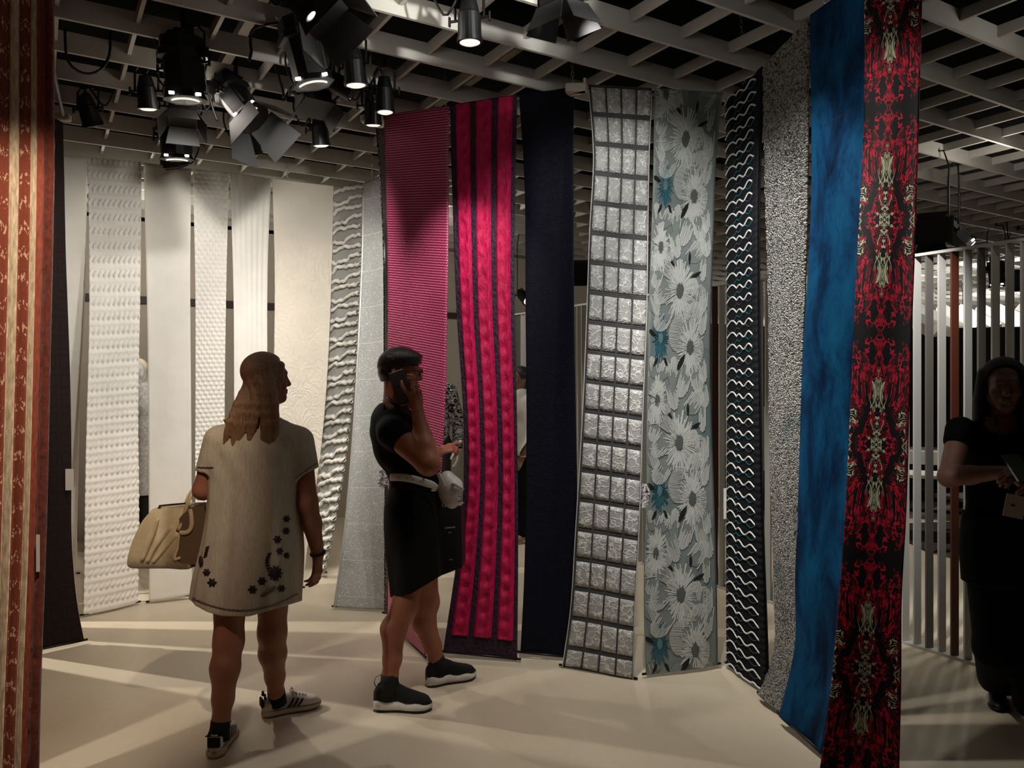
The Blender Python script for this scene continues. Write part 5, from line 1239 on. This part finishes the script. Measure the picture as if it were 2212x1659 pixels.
for hp, kp, ap in ((hipR, kR, aR), (hipL, kL, aL)):
    cf = mid(kp, ap, .33) + np.array([-.030, -.002, 0])
    bf.cone(hp, kp, .086, .059, .02); bf.cone(kp, cf, .056, .059, .03); bf.cone(cf, mid(kp, ap, .75) + np.array([-.006, 0, 0]), .058, .042, .02); bf.cone(mid(kp, ap, .75) + np.array([-.006, 0, 0]), ap, .042, .036, .02)
hn_, tn_ = floor_at(808, 1533), floor_at(930, 1534); hf2, tf2 = floor_at(921, 1483), floor_at(1026, 1463)
hn_, tn_ = foot_line(hn_, tn_, .268); hf2, tf2 = foot_line(hf2, tf2, .268)
for ap, h_, t_ in ((aR, hn_, tn_), (aL, hf2, tf2)):
    bf.cone(ap, mid(h_, t_, .27) + np.array([0, 0, .085]), .034, .025, .02); bf.cone(mid(h_, t_, .27) + np.array([0, 0, .08]), mid(h_, t_, .65) + np.array([0, 0, .055]), .022, .012, .01)
bf.cone(sR, eR, .062, .052, .03); bf.cone(eR, mid(eR, wR, .35), .053, .047, .02); bf.cone(mid(eR, wR, .35), wR, .047, .029, .02)
bf.cone(sL, eL, .055, .045, .03); bf.cone(eL, wL, .042, .027, .02)
# hand that holds the phone: the index finger lies on its back, the others wrap the front edge
knk = [at(884, 853, 3.565), at(896, 857, 3.562), at(904, 860, 3.575), at(909, 866, 3.60)]
for k_ in knk: bf.cone(mid(wR, k_, .12), k_, .0155, .0125, .016)
finger(bf, [knk[0], at(875, 843, 3.545), at(870, 833, 3.555), at(867.5, 823, 3.572)], .0095)
finger(bf, [knk[1], at(891, 840, 3.535), at(893, 827, 3.56), at(889, 826, 3.60)], .0095)
finger(bf, [knk[2], at(902, 846, 3.55), at(903.5, 835, 3.575), at(899, 834, 3.61)], .009)
finger(bf, [knk[3], at(909, 853, 3.58), at(908, 844, 3.60), at(903, 843, 3.63)], .008)
bf.chain([mid(wR, knk[0], .35) + np.array([-.01, .015, 0]), at(884, 872, 3.60), at(874, 868, 3.635), at(868, 858, 3.655)], [.016, .0125, .0105, .0085], .014)
hand(bf, wL, (.86, .40, .22), (.1, -.5, .85), (.1, .5, .3), .93, (.12, .62, .75, .85), .45, .03)
body = bf.build('body', m_sk2, wp)
m_nail = plain('pale_nail_varnish', srgb(205, 165, 155), .25)
MB().lathe(at(867.8, 826, 3.5615), (0, -.9, .25), [(-.003, .0052), (.001, .0052), (.0022, .003)], 10).build('fingernail', m_nail, wp, smooth=True)
MB().tube([at(992, 954, 4.20), at(998, 952.5, 4.222)], [(.006, .003), (.0045, .002)], 8).build('fingernail', plain('white_nail', srgb(235, 230, 228), .25), wp, smooth=True)
# top and skirt
tp = Field([at(785, 860, D), at(965, 1060, D), at(870, 960, 3.40), at(870, 960, 4.02)], pad=.05, h=.0048)
rows = []
for v, ul, ur, ry, cy in ((1052, 842, 953, .145, 0), (1030, 839, 949, .142, 0), (1018, 834, 946, .145, 0), (1000, 818, 943, .15, 0), (970, 807, 939, .158, 0), (940, 801, 931, .165, 0), (912, 801, 912, .165, 0), (892, 806, 893, .135, 0), (877, 814, 878, .095, 0), (866, 826, 872, .07, 0)):
    rows.append((zf(v), xf((ul + ur) / 2), D + cy, (ur - ul) / 2 * PX, ry))
def fold(th, z): k = np.clip((zf(985) - z) * 10, 0, 1); return .0022 * np.sin(th * 8 + z * 30) * k + .0015 * np.sin(z * 70 + th * 3)
tp.stack(rows, 0, fold)
tp.cone(sR + np.array([-.006, 0, .0]), mid(sR, eR, .42), .070, .066, .03); tp.cone(sL, mid(sL, eL, .42), .064, .058, .03)
d_ = eR - sR; tp.plane(at(866, 951, 3.5), tuple(d_ / np.linalg.norm(d_) + np.array([.15, -.25, -.2])), lo=at(836, 1030, 3.36), hi=at(935, 915, 3.575))
tp.ell(at(850, 866, 3.71), (.062, .070, .040), None, .012, 's'); tp.plane(at(842, 872, D), (-.25, -.25, 1.0), lo=at(815, 905, 3.4), hi=at(900, 840, 4.0))
top = tp.build('top', m_blk2, wp)
sk = Field([at(815, 1035, D), at(970, 1305, D), at(890, 1200, 3.50), at(890, 1200, 3.96)], pad=.05, h=.0048)
rows = []
for v, ul, ur, ry in ((1300, 848, 948, .168), (1278, 845, 951, .17), (1250, 842, 953, .172), (1200, 836, 956, .175), (1160, 832, 957, .176), (1120, 830, 956, .172), (1090, 831, 954, .165), (1060, 838, 951, .152), (1042, 843, 949, .145), (1032, 843, 947, .142)):
    rows.append((zf(v), xf((ul + ur) / 2), D + .005, (ur - ul) / 2 * PX, ry))
sk.stack(rows, 0, lambda th, z: .004 * np.sin(th * 6 + z * 4) * np.clip((zf(1090) - z) * 4, 0, 1))
sk.plane(at(868, 1286, 3.56), (.18, -.25, -1)); sk.plane(at(905, 1272, 3.56), (.62, -.2, -1))
sk.build('skirt', m_blk2, wp)
# white belt with holes
m_wl = plain('white_smooth_leather', srgb(214, 212, 208), .35); m_metal = plain('silver_buckle', srgb(190, 190, 190), .25, .9)
belt_tree = bvh(top)
P = [on(belt_tree, u, v, .006) for u, v in ((846, 1030), (856, 1029.5), (872, 1031), (888, 1034), (904, 1038), (918, 1043), (932, 1049), (942, 1055))]
P = [p for p in P if p is not None]
Q = [np.array([xf(895) + .119 * math.cos(a), D + .157 * math.sin(a), zf(1030) - .022 * (math.cos(a) * .5 + .5)]) for a in np.linspace(.35, PI - .05, 12)]
if len(P) > 4:
    pth = catmull(np.linspace(0, 1, len(P)), np.array(P), np.linspace(0, 1, 24))
    MB().tube(list(pth) + Q, [(.0175, .004)] * (24 + len(Q)), 8, up=(0, 0, 1), closed=True).build('belt', m_wl, wp, smooth=True)
    mb = MB()
    for t_ in (.22, .36, .5, .64): p = pth[int(t_ * 23)]; mb.lathe(p + np.array([0, -.004, 0]), (0, -1, 0), [(-.002, .0028), (.0012, .0028)], 8)
    mb.build('belt_holes', m_can, wp)
    p = pth[21]; MB().box(p + np.array([-.006, -.006, 0]), (.016, .008, .042), ((.97, .1, -.2), (-.1, 1, 0), (.2, 0, .97)), bev=.003).build('belt_keeper', m_wl, wp)
# bag at the belt
fb = empty('belt_bag', tuple(at(975, 1100, 3.66))); tag(fb, 'small white leather bag at the front of the black-clad person on the phone', 'bag')
g = Field([at(945, 1010, 3.66), at(1004, 1105, 3.66)], pad=.10, h=.004)
g.ell(at(971, 1062, 3.67), (.052, .045, .060), None, .01); g.ell(at(966, 1040, 3.67), (.040, .042, .050), None, .03); g.ell(at(984, 1050, 3.67), (.034, .040, .034), None, .03); g.ell(at(977, 1082, 3.67), (.030, .036, .036), None, .03)
g.build('pouch', plain('soft_white_leather', srgb(200, 192, 186), .4, bump=.3, bscale=28), fb)
MB().tube([at(976, 1045, 3.622), at(984, 1046, 3.615), at(995, 1053, 3.625), at(1000, 1058, 3.64)], [(.008, .004)] * 4, 8, up=(0, 0, 1)).build('zip_edge', m_wl, fb, smooth=True)
MB().tube([at(978, 1048, 3.612), at(988, 1051, 3.612), at(997, 1059, 3.628)], .0022, 6).build('zip', m_metal, fb, smooth=True)
MB().lathe(at(993.5, 1072, 3.625), (.3, -1, 0), [(0, .008), (.004, .008), (.006, .004)], 12).build('stud', m_metal, fb, smooth=True)
MB().lathe(at(993, 1083, 3.63), (.3, -1, 0), [(0, .007), (.004, .007), (.006, .004)], 12).build('stud', m_metal, fb, smooth=True)
strap([at(945, 1019, 3.585), at(952, 1033, 3.59), at(960, 1051, 3.60)], .009, .003, 'white_strap_end', m_wl, fb)
strap([at(836, 858, 3.60), at(852, 872, 3.555), at(880, 897, 3.62), at(905, 915, 3.63), at(920, 922, 3.61), at(933, 948, 3.585), at(940, 980, 3.56), at(944, 1012, 3.575), at(946, 1020, 3.585)], .010, .0028, 'black_strap', m_can, fb)
# hair: bowl above, cropped nape below
m_bh = hairmat('black_glossy_hair', srgb(9, 7, 9), srgb(26, 20, 23), .26, (70, 70, 4))
h2 = Field([at(805, 735, 3.6), at(925, 835, 3.6), at(860, 790, 3.83)], pad=.03, h=.004)
f_, r_, u_ = frame(Hf); A_ = (r_, f_, u_)
zh = lambda v: at(0, v, 3.705)[2]
h2.stack([(zh(v), at((a + b) / 2, 0, 3.705)[0], 3.705, (b - a) / 2 * 3.705 / F, ry) for v, a, b, ry in ((800, 815, 909, .084), (791, 815, 912, .086), (781, 816.5, 914, .088), (772, 820, 914.5, .086), (764, 826, 908, .079), (757, 834, 897, .066), (752, 843, 886, .048), (748.5, 854, 874, .022))], 0,
         lambda th, z: .0011 * np.sin(th * 46 + 2 * np.sin(th * 7)) * np.clip((zh(752) - z) * 30, 0, 1))
h2.plane(at(862, 791, 3.7), (.10, 0, -1)); h2.plane(at(903, 771.5, 3.7), (.0, 0, -1), lo=at(895, 830, 3.4), hi=at(940, 735, 4.0))
h2.ell(Lp_(0, -.058, .0), (.074, .050, .060), A_, .004); h2.ell(Lp_(0, -.052, -.040), (.052, .040, .036), A_, .012)
h2.plane(at(840, 824.5, 3.7), (0, 0, -1))
h2.build('hair', m_bh, wp)
# glasses
gl = MB(); 
for q in (1, -1):
    c = Lp_(q * .032, .100, .0); gl.tube([c + (r_ * math.cos(a) * .024 + u_ * math.sin(a) * .021) for a in np.linspace(0, 2 * PI, 20, endpoint=False)], .0016, 6, closed=True)
    gl.tube([Lp_(q * .055, .098, .008), Lp_(q * .074, .05, .010), Lp_(q * .079, -.005, .012)], .0016, 6)
gl.tube([Lp_(-.010, .103, .003), Lp_(0, .107, .006), Lp_(.010, .103, .003)], .0016, 6)
gl.build('glasses', m_can, wp, smooth=True)
MB().tube([Lp_(.03, .086, .009), Lp_(.045, .078, .008)], [(.003, .0016)] * 2, 6).build('eyelid', m_sk2, wp, smooth=True)
MB().tube([at(u, v, d) for u, v, d in ((824, 864, 3.66), (838, 867, 3.62), (850, 872, 3.60))], .0016, 6).build('thin_necklace', m_can, wp, smooth=True)
MB().lathe(at(872, 874, 3.60), (0, -1, 0), [(-.006, .002), (-.003, .006), (.003, .006), (.006, .002)], 10).build('earring', plain('pale_pearl', srgb(220, 205, 180), .25), wp, smooth=True)
# phone
cx_, cz_ = at(863, 838, 3.60), None
d1 = at(880, 876, 3.585) - at(852, 796, 3.61); d1 /= np.linalg.norm(d1); n1 = np.cross(d1, [0, 1, 0]); n1 /= np.linalg.norm(n1); y1 = np.cross(n1, d1)
ph = empty('phone', tuple(at(866, 880, 3.6))); tag(ph, 'dark smartphone held to the ear by the black-clad person', 'phone')
pc = at(866.5, 836, 3.598)
MB().box(pc, (.078, .155, .0085), (n1, d1, y1), bev=.004).build('phone_case', plain('dark_phone_case', srgb(26, 12, 14), .35), ph)
MB().box(pc - d1 * .076, (.066, .003, .0095), (n1, d1, y1)).build('metal_edge', m_metal, ph)
MB().lathe(pc - d1 * .012 + n1 * .014 * -1 - np.array([0, .005, 0]), (0, -1, 0), [(-.001, .006), (.0006, .006), (.001, .004)], 12).build('badge', m_can2, ph, smooth=True)  # disc put where the case only shows a small reflection
# sock sneakers
m_knit = plain('black_knit_shoe', srgb(13, 13, 14), .9, bump=.2, bscale=260); m_chunk = plain('cracked_white_sole', srgb(212, 206, 196), .6, noise=.1, nscale=50)
for h_, t_, ap in ((hn_, tn_, aR), (hf2, tf2, aL)):
    r = empty('sock_sneaker', tuple((h_ + t_) / 2), wp)
    s = loft_shoe(h_, t_, r, .044, ([0, .03, .12, .3, .42, .58, .75, .9, .97, 1], [.09, .115, .128, .130, .118, .094, .078, .068, .056, .04]), .042, None, m_chunk, 1.0)
    s['loft']([s['ring'](i, s['wf'][i] * .96, .028, s['hf'][i], 18) for i in range(15)], 'upper', m_knit)
    b = mid(h_, t_, .26) + np.array([0, 0, .07]); e = np.array(ap) + np.array([0, 0, .012])
    MB().tube([b, mid(b, e, .35), mid(b, e, .7), e], [(.038, .058), (.040, .050), .0415, .040], 18, up=tuple(s['n'])).build('ankle_collar', m_knit, r, smooth=True)
    s['loft']([s['ring'](i, s['wf'][i] * 1.13 + .003, .0005 + .012 * max(0, s['T'][i] - .8) * 4, .008 + .012 * max(0, s['T'][i] - .8) * 4, 16, True) for i in range(15)], 'outsole', m_can)
    hb = h_ + s['d'] * .012; MB().tube([hb + (0, 0, .10), hb - s['d'] * .012 + (0, 0, .125), hb - s['d'] * .004 + (0, 0, .150), e - s['d'] * .036], [(.005, .0015)] * 4, 6, up=tuple(s['n'])).build('pull_loop', m_wl if h_ is hf2 else m_can, r, smooth=True)
# black paper carrier bag
sb = empty('carrier_bag', tuple(at(965, 1240, 3.80))); tag(sb, 'black paper carrier bag with white lettering by the person on the phone', 'bag')
c = [at(938, 1097, 3.90), at(996, 1092, 3.88), at(998, 1226, 3.84), at(946, 1246, 3.86)]; e = [p + np.array([.01, .12, 0]) for p in c]
MB().add(c + e, [(0, 3, 2, 1), (4, 5, 6, 7), (0, 1, 5, 4), (1, 2, 6, 5), (2, 3, 7, 6), (3, 0, 4, 7)]).build('paper_bag', plain('black_paper', srgb(17, 17, 16), .5), sb)
MB().tube([at(958, 1095, 3.91), at(962, 1060, 3.92), at(978, 1058, 3.92), at(984, 1095, 3.91)], .003, 6).build('bag_handle', m_can, sb, smooth=True)
def lettering(txt, c, size, x, y, mat, parent, name='lettering', shear=0.0):
    cu = bpy.data.curves.new(name, 'FONT'); cu.body = txt; cu.size = size; cu.align_x = 'CENTER'; cu.extrude = .0003; cu.shear = shear
    o = bpy.data.objects.new(name, cu); COL.objects.link(o); cu.materials.append(mat)
    x = np.array(x, float); x /= np.linalg.norm(x); y = np.array(y, float); y -= x * x.dot(y); y /= np.linalg.norm(y); z = np.cross(x, y)
    dg = bpy.context.evaluated_depsgraph_get(); me = bpy.data.meshes.new_from_object(o.evaluated_get(dg)); bpy.data.objects.remove(o)
    M = Matrix(((x[0], y[0], z[0]), (x[1], y[1], z[1]), (x[2], y[2], z[2]))); V = [np.array(M @ v.co) + np.array(c) for v in me.vertices]; Fc = [tuple(p.vertices) for p in me.polygons]
    return mk(name, V, Fc, mat, parent, smooth=False)
m_print = plain('white_print', srgb(190, 188, 182), .6)
xd = c[1] - c[0]; yd = c[0] - c[3]
lettering('Louboutin', at(972, 1141, 3.862), .0125, xd, yd, m_print, sb, shear=.25); lettering('Paris', at(972, 1151.5, 3.862), .0075, xd, yd, m_print, sb, shear=.25)
MB().box(at(974, 1209, 3.845), (.018, .001, .0015)).build('printed_line', m_print, sb)
# folded leaflets pinned behind her waist on the sequinned fabric
lf = empty('leaflet_bundle', tuple(at(830, 1052, 4.55))); tag(lf, 'bundle of small printed leaflets behind the waist of the person on the phone', 'leaflets')
for k, (u, v, a) in enumerate(((828, 1022, .3), (832, 1036, -.1), (825, 1044, .5), (836, 1040, .1))):
    ca, sa = math.cos(a), math.sin(a); MB().box(at(u, v, 4.56 + .006 * k), (.045, .003, .055), ((ca, 0, sa), (0, 1, 0), (-sa, 0, ca))).build('leaflet', m_pcard, lf)

# ================================================================== the woman standing in the dark at the right
D = 3.42
m_sk3 = skin('dim_skin', srgb(160, 118, 102)); m_blk3 = plain('black_crepe', srgb(9, 9, 10), .85, spec=.15)
wd_ = empty('person', (at(2165, 0, D)[0], D + .05, 0)); tag(wd_, 'person with long dark hair in black clothes standing in shadow at the right edge', 'person', 'visitors')
zf = lambda v, d=D: at(0, v, d)[2]
xf = lambda u, d=D: at(u, 0, d)[0]
Hc = at(2168, 832, 3.40); Hf = (-.42, -.90, -.08)
shA, elA, wrA = at(2075, 930, 3.44), at(2050, 1030, 3.34), at(2165, 1020, 3.18)
shB, elB, wrB = at(2268, 930, 3.44), at(2275, 1050, 3.34), at(2215, 1030, 3.16)
nk = at(2170, 905, 3.45); hpA, hpB = at(2140, 1190, 3.46), at(2215, 1190, 3.46)
kA, aA, kB, aB = at(2150, 1400, 3.46), at(2160, 1490, 3.72), at(2225, 1400, 3.40), at(2240, 1560, 3.44)
bf = Field([Hc, shA, elA, wrA, shB, elB, wrB, aA, aB, at(2168, 745, D), at(2240, 1600, 3.4)], h=.006)
Ld = head(bf, Hc, Hf, s=.98, neck=nk, rn=.052)
bf.stack([(zf(1210), xf(2175), D + .03, .16, .11), (zf(1060), xf(2172), D + .03, .125, .095), (zf(970), xf(2172), D + .02, .15, .10), (zf(925), xf(2172), D + .02, .15, .08), (zf(900), xf(2172), D + .02, .08, .06)], .03)
for a, b, c_ in ((hpA, kA, aA), (hpB, kB, aB)): bf.cone(a, b, .08, .055, .02); bf.cone(b, c_, .054, .035, .02)
for a, b, c_, sd in ((shA, elA, wrA, 1), (shB, elB, wrB, -1)):
    bf.cone(a, b, .050, .042, .03); bf.cone(b, mid(b, c_, .4), .042, .038, .02); bf.cone(mid(b, c_, .4), c_, .038, .026, .02)
    hand(bf, c_, (.75 * sd, -.35, .12), (0, -.5, .8) if sd > 0 else (0, -.5, .8), (0, -.5, .5), .95, (.5, .6, .65, .7), .6)
bf.build('body', m_sk3, wd_)
g = Field([at(2040, 880, D), at(2320, 1230, D), at(2172, 1000, 3.2), at(2172, 1000, 3.65)], pad=.06, h=.006)
g.stack([(zf(1235), xf(2175), D + .03, .175, .125), (zf(1190), xf(2175), D + .03, .172, .122), (zf(1090), xf(2173), D + .03, .150, .11), (zf(1040), xf(2172), D + .03, .145, .108), (zf(970), xf(2172), D + .02, .162, .118), (zf(930), xf(2172), D + .02, .165, .095), (zf(905), xf(2172), D + .02, .10, .07)], 0, lambda th, z: .003 * np.sin(th * 7 + z * 20))
g.cone(shA, mid(shA, elA, .22), .062, .058, .03); g.cone(shB, mid(shB, elB, .22), .062, .058, .03)
g.ell(at(2168, 912, 3.36), (.07, .06, .055), None, .01, 's')
g.build('blouse', m_blk3, wd_)
g = Field([at(2060, 1150, 3.3), at(2330, 1640, 3.3), at(2172, 1300, 3.9)], pad=.06, h=.007)
g.stack([(zf(1260), xf(2175), D + .03, .17, .125), (zf(1170), xf(2175), D + .03, .178, .126), (zf(1080), xf(2173), D + .03, .152, .113)], 0)
for a, b, c_, r1, r2 in ((hpA, kA, aA, .105, .125), (hpB, kB, aB, .105, .13)):
    g.cone(a, b, .105, .085, .03); g.cone(b, np.array([c_[0], c_[1], .11]), .085, .095, .03)
g.plane((0, 0, .045), (0, 0, -1)); g.build('trousers', m_blk3, wd_)
for a in (aA, aB):
    r = empty('flat_shoe', (a[0], a[1], 0), wd_); hh = np.array([a[0] + .02, a[1] + .06, 0]); tt = hh + np.array([-.12, -.21, 0])
    s = loft_shoe(hh, tt, r, .040, ([0, .05, .2, .4, .7, .95, 1], [.05, .06, .065, .06, .05, .04, .03]), .02, None, m_can); s['loft']([s['ring'](i, s['wf'][i] * .96, .015, s['hf'][i], 14) for i in range(15)], 'upper', m_can)
g = Field([at(2095, 735, D), at(2245, 1000, D), at(2170, 830, 3.22), at(2170, 830, 3.62)], pad=.03, h=.006)
f_, r_, u_ = frame(Hf); A_ = (r_, f_, u_)
g.ell(Ld(0, -.016, .036), (.088, .100, .088), A_, .01); g.plane(Ld(0, .045, .055), tuple(f_ - u_ * .45), k=0)
rg = np.random.default_rng(9)
for k in range(34):
    a = rg.uniform(-2.2, 2.2); x, y = math.sin(a), -math.cos(a); p0 = Ld(x * .078, y * .09 - .005, .05); p1 = Ld(x * .092, y * .095 - .01, -.07); p2 = Ld(x * .10 + rg.normal(0, .006), y * .10 - .015, -.17 - rg.uniform(0, .12))
    g.cone(p0, p1, .017, .018, .012); g.cone(p1, p2, .018, .006, .012)
g.build('hair', hairmat('dark_brown_hair', srgb(10, 8, 8), srgb(18, 14, 13), .75), wd_)
MB().tube([at(2150, 900, 3.33), at(2160, 960, 3.27), at(2180, 1060, 3.24)], [(.006, .0015)] * 3, 6, up=(1, 0, 0)).build('lanyard', m_can, wd_, smooth=True)
bd = MB().box(at(2192, 1094, 3.24), (.085, .004, .095), ((.97, 0, -.2), (0, 1, 0), (.2, 0, .97))).build('badge', plain('pale_badge_card', srgb(205, 190, 180), .5), wd_)
MB().box(at(2188, 1092, 3.236), (.018, .002, .005), ((.97, 0, -.2), (0, 1, 0), (.2, 0, .97))).build('badge_print', m_bs, wd_)
for k in range(5):                                                   # pale brush strokes printed on the blouse
    a = on(bvh(bpy.data.objects[wd_.children[1].name]), 2176 + k * 3, 962 + k * 6, .003); b = on(bvh(bpy.data.objects[wd_.children[1].name]), 2206, 968 + k * 6, .003)
    if a is not None and b is not None: MB().tube([a, mid(a, b, .5) + np.array([0, -.002, .002]), b], [(.0025, .001)] * 3, 6).build('print_stroke', plain('grey_print', srgb(120, 124, 130), .7), wd_, smooth=True)
dp = empty('phone', tuple(at(2198, 1020, 3.06))); tag(dp, 'dark phone in the hands of the person in shadow at the right', 'phone')
MB().box(at(2200, 1012, 3.06), (.075, .15, .009), ((1, 0, 0), (0, .75, .66), (0, -.66, .75)), bev=.004).build('phone_body', m_can, dp)

# ================================================================== glimpsed through the gaps
def simple_figure(name, label, cat, x, y, H, face, skin_m, cloth, arms, hair=None, lower=None, group=None, top_z=(.5, .83), h=.008, rad=1.0):
    r = empty(name, (x, y, 0)); tag(r, label, cat, group); f, rt, u = frame(face); k = H / 1.66
    Q = lambda a, b, z: np.array([x, y, 0]) + (rt * a + f * b) * k + np.array([0, 0, z * k])
    bf = Field([Q(-.4, -.3, 0), Q(.4, .35, 1.68)], pad=.05, h=h)
    head(bf, Q(0, 0, 1.55), tuple(f), s=.98 * k, neck=Q(0, -.01, 1.38))
    ang = math.atan2(rt[1], rt[0]); tk = [(z, .165 if z > 1.2 else .15, .11) for z in (.85,)]
    for z0, z1, ra, rb in ((.86, 1.05, .155, .135), (1.05, 1.25, .135, .15), (1.25, 1.36, .15, .10)): bf.cone(Q(-.045, 0, z0), Q(-.045, 0, z1), ra * .72, rb * .72, .04); bf.cone(Q(.045, 0, z0), Q(.045, 0, z1), ra * .72, rb * .72, .04)
    for s_, (el, wr) in zip((-1, 1), arms):
        bf.cone(Q(s_ * .165, 0, 1.33), Q(*el), .048 * k, .040 * k, .03); bf.cone(Q(*el), Q(*wr), .040 * k, .027 * k, .02); dv = Q(*wr) - Q(*el); hand(bf, Q(*wr), dv, tuple(rt * s_ + f * .2), tuple(f), .95 * k, (.3, .35, .4, .4))
        bf.cone(Q(s_ * .085, 0, .86), Q(s_ * .09, .01, .47), .08 * k, .052 * k, .02); bf.cone(Q(s_ * .09, .01, .47), Q(s_ * .09, -.01, .08), .055 * k, .034 * k, .02); bf.cone(Q(s_ * .09, -.01, .07), Q(s_ * .095, .13, .035), .034 * k, .028 * k, .02)
    bf.build('body', skin_m, r)
    g = Field([Q(-.4, -.3, top_z[0] * 1.2), Q(.4, .35, 1.45)], pad=.06, h=h)
    for z0, z1, ra, rb in ((top_z[0] * 1.5, 1.05, .165, .15), (1.05, 1.25, .15, .162), (1.25, 1.37, .162, .115)):
        for s_ in (-1, 1): g.cone(Q(s_ * .05, 0, z0), Q(s_ * .05, 0, z1), ra * .78 * rad, rb * .78 * rad, .05)
    for s_, (el, wr) in zip((-1, 1), arms): g.cone(Q(s_ * .165, 0, 1.33), Q(*el), .062 * k * rad, .055 * k * rad, .03); g.cone(Q(*el), mid(Q(*el), Q(*wr), .85), .055 * k * rad, .045 * k * rad, .02)
    g.plane(Q(0, 0, top_z[0] * 1.66), (0, 0, -1)); g.build('jacket' if cat == 'mannequin' else 'shirt', cloth, r)
    if lower is not None:
        g = Field([Q(-.3, -.25, 0), Q(.3, .25, 1.0)], pad=.05, h=h)
        for s_ in (-1, 1): g.cone(Q(s_ * .06, 0, .92), Q(s_ * .085, 0, .85), .105 * k, .10 * k, .04); g.cone(Q(s_ * .085, 0, .85), Q(s_ * .09, .01, .47), .10 * k, .075 * k, .02); g.cone(Q(s_ * .09, .01, .47), Q(s_ * .09, 0, .10), .075 * k, .065 * k, .02)
        g.plane(Q(0, 0, .07), (0, 0, -1)); g.build('trousers', lower, r)
    if hair is not None:
        g = Field([Q(-.2, -.2, 1.2), Q(.2, .2, 1.7)], pad=.05, h=h); A = (rt, f, u)
        g.ell(Q(0, -.018, 1.588), (.085 * k, .098 * k, .085 * k), A, .01); g.ell(Q(0, -.075, 1.44), (.095 * k, .045 * k, .15 * k), A, .05); g.plane(Q(0, .045, 1.60), tuple(f - u * .45)); g.build('hair', hair, r)
    return r
m_manq = plain('white_mannequin', srgb(226, 224, 220), .35)
t = NT('crinkled_silver_black'); f = t.gen_noise(t.n('ShaderNodeMapping', i_Vector=t.obj(), i_Scale=(10, 10, 22)).outputs[0], 2.2, 3, .5, 1.5); t.p(Base_Color=t.ramp(f, [(.46, srgb(16, 14, 14)), (.54, srgb(205, 205, 205))]), Roughness=.25, Metallic=.5); t.bump(f, .9, .03)
p = at(930, 0, 7.3); simple_figure('mannequin', 'white mannequin in a crinkled silver and black jacket seen between crimson and pink fabrics', 'mannequin', p[0], p[1], 1.80, (.1, -1, 0), m_manq, t.mat, (((.0 - .24, -.02, 1.05), (-.23, .06, .82)), ((.235, -.02, 1.07), (.215, .06, .86))), lower=m_part, group='mannequins in the booth')
p = at(296, 0, 7.0); simple_figure('mannequin', 'mannequin in a woolly grey and white coat seen between the puckered and linen fabrics', 'mannequin', p[0], p[1], 1.72, (.3, -1, 0), m_manq, plain('woolly_white_coat', srgb(200, 198, 192), .9, noise=.35, nscale=40, bump=.8, bscale=60), (((-.24, -.02, 1.05), (-.23, .06, .80)), ((.24, -.02, 1.05), (.23, .06, .80))), lower=m_part, hair=plain('cream_head_scarf', srgb(235, 224, 200), .8), group='mannequins in the booth', top_z=(.3, .8), rad=1.1)
p = at(1122, 0, 7.45); simple_figure('person', 'dark-haired person in a white shirt glimpsed between the pink striped and navy fabrics', 'person', p[0], p[1], 1.66, (-.8, -.5, 0), m_sk3, plain('white_shirt_cotton', srgb(216, 212, 204), .8), (((-.22, -.02, 1.05), (-.20, .1, .82)), ((.22, -.02, 1.05), (.2, .1, .82))), hair=hairmat('brown_black_hair', srgb(18, 14, 13), srgb(30, 22, 20)), lower=m_blk3, group='visitors')
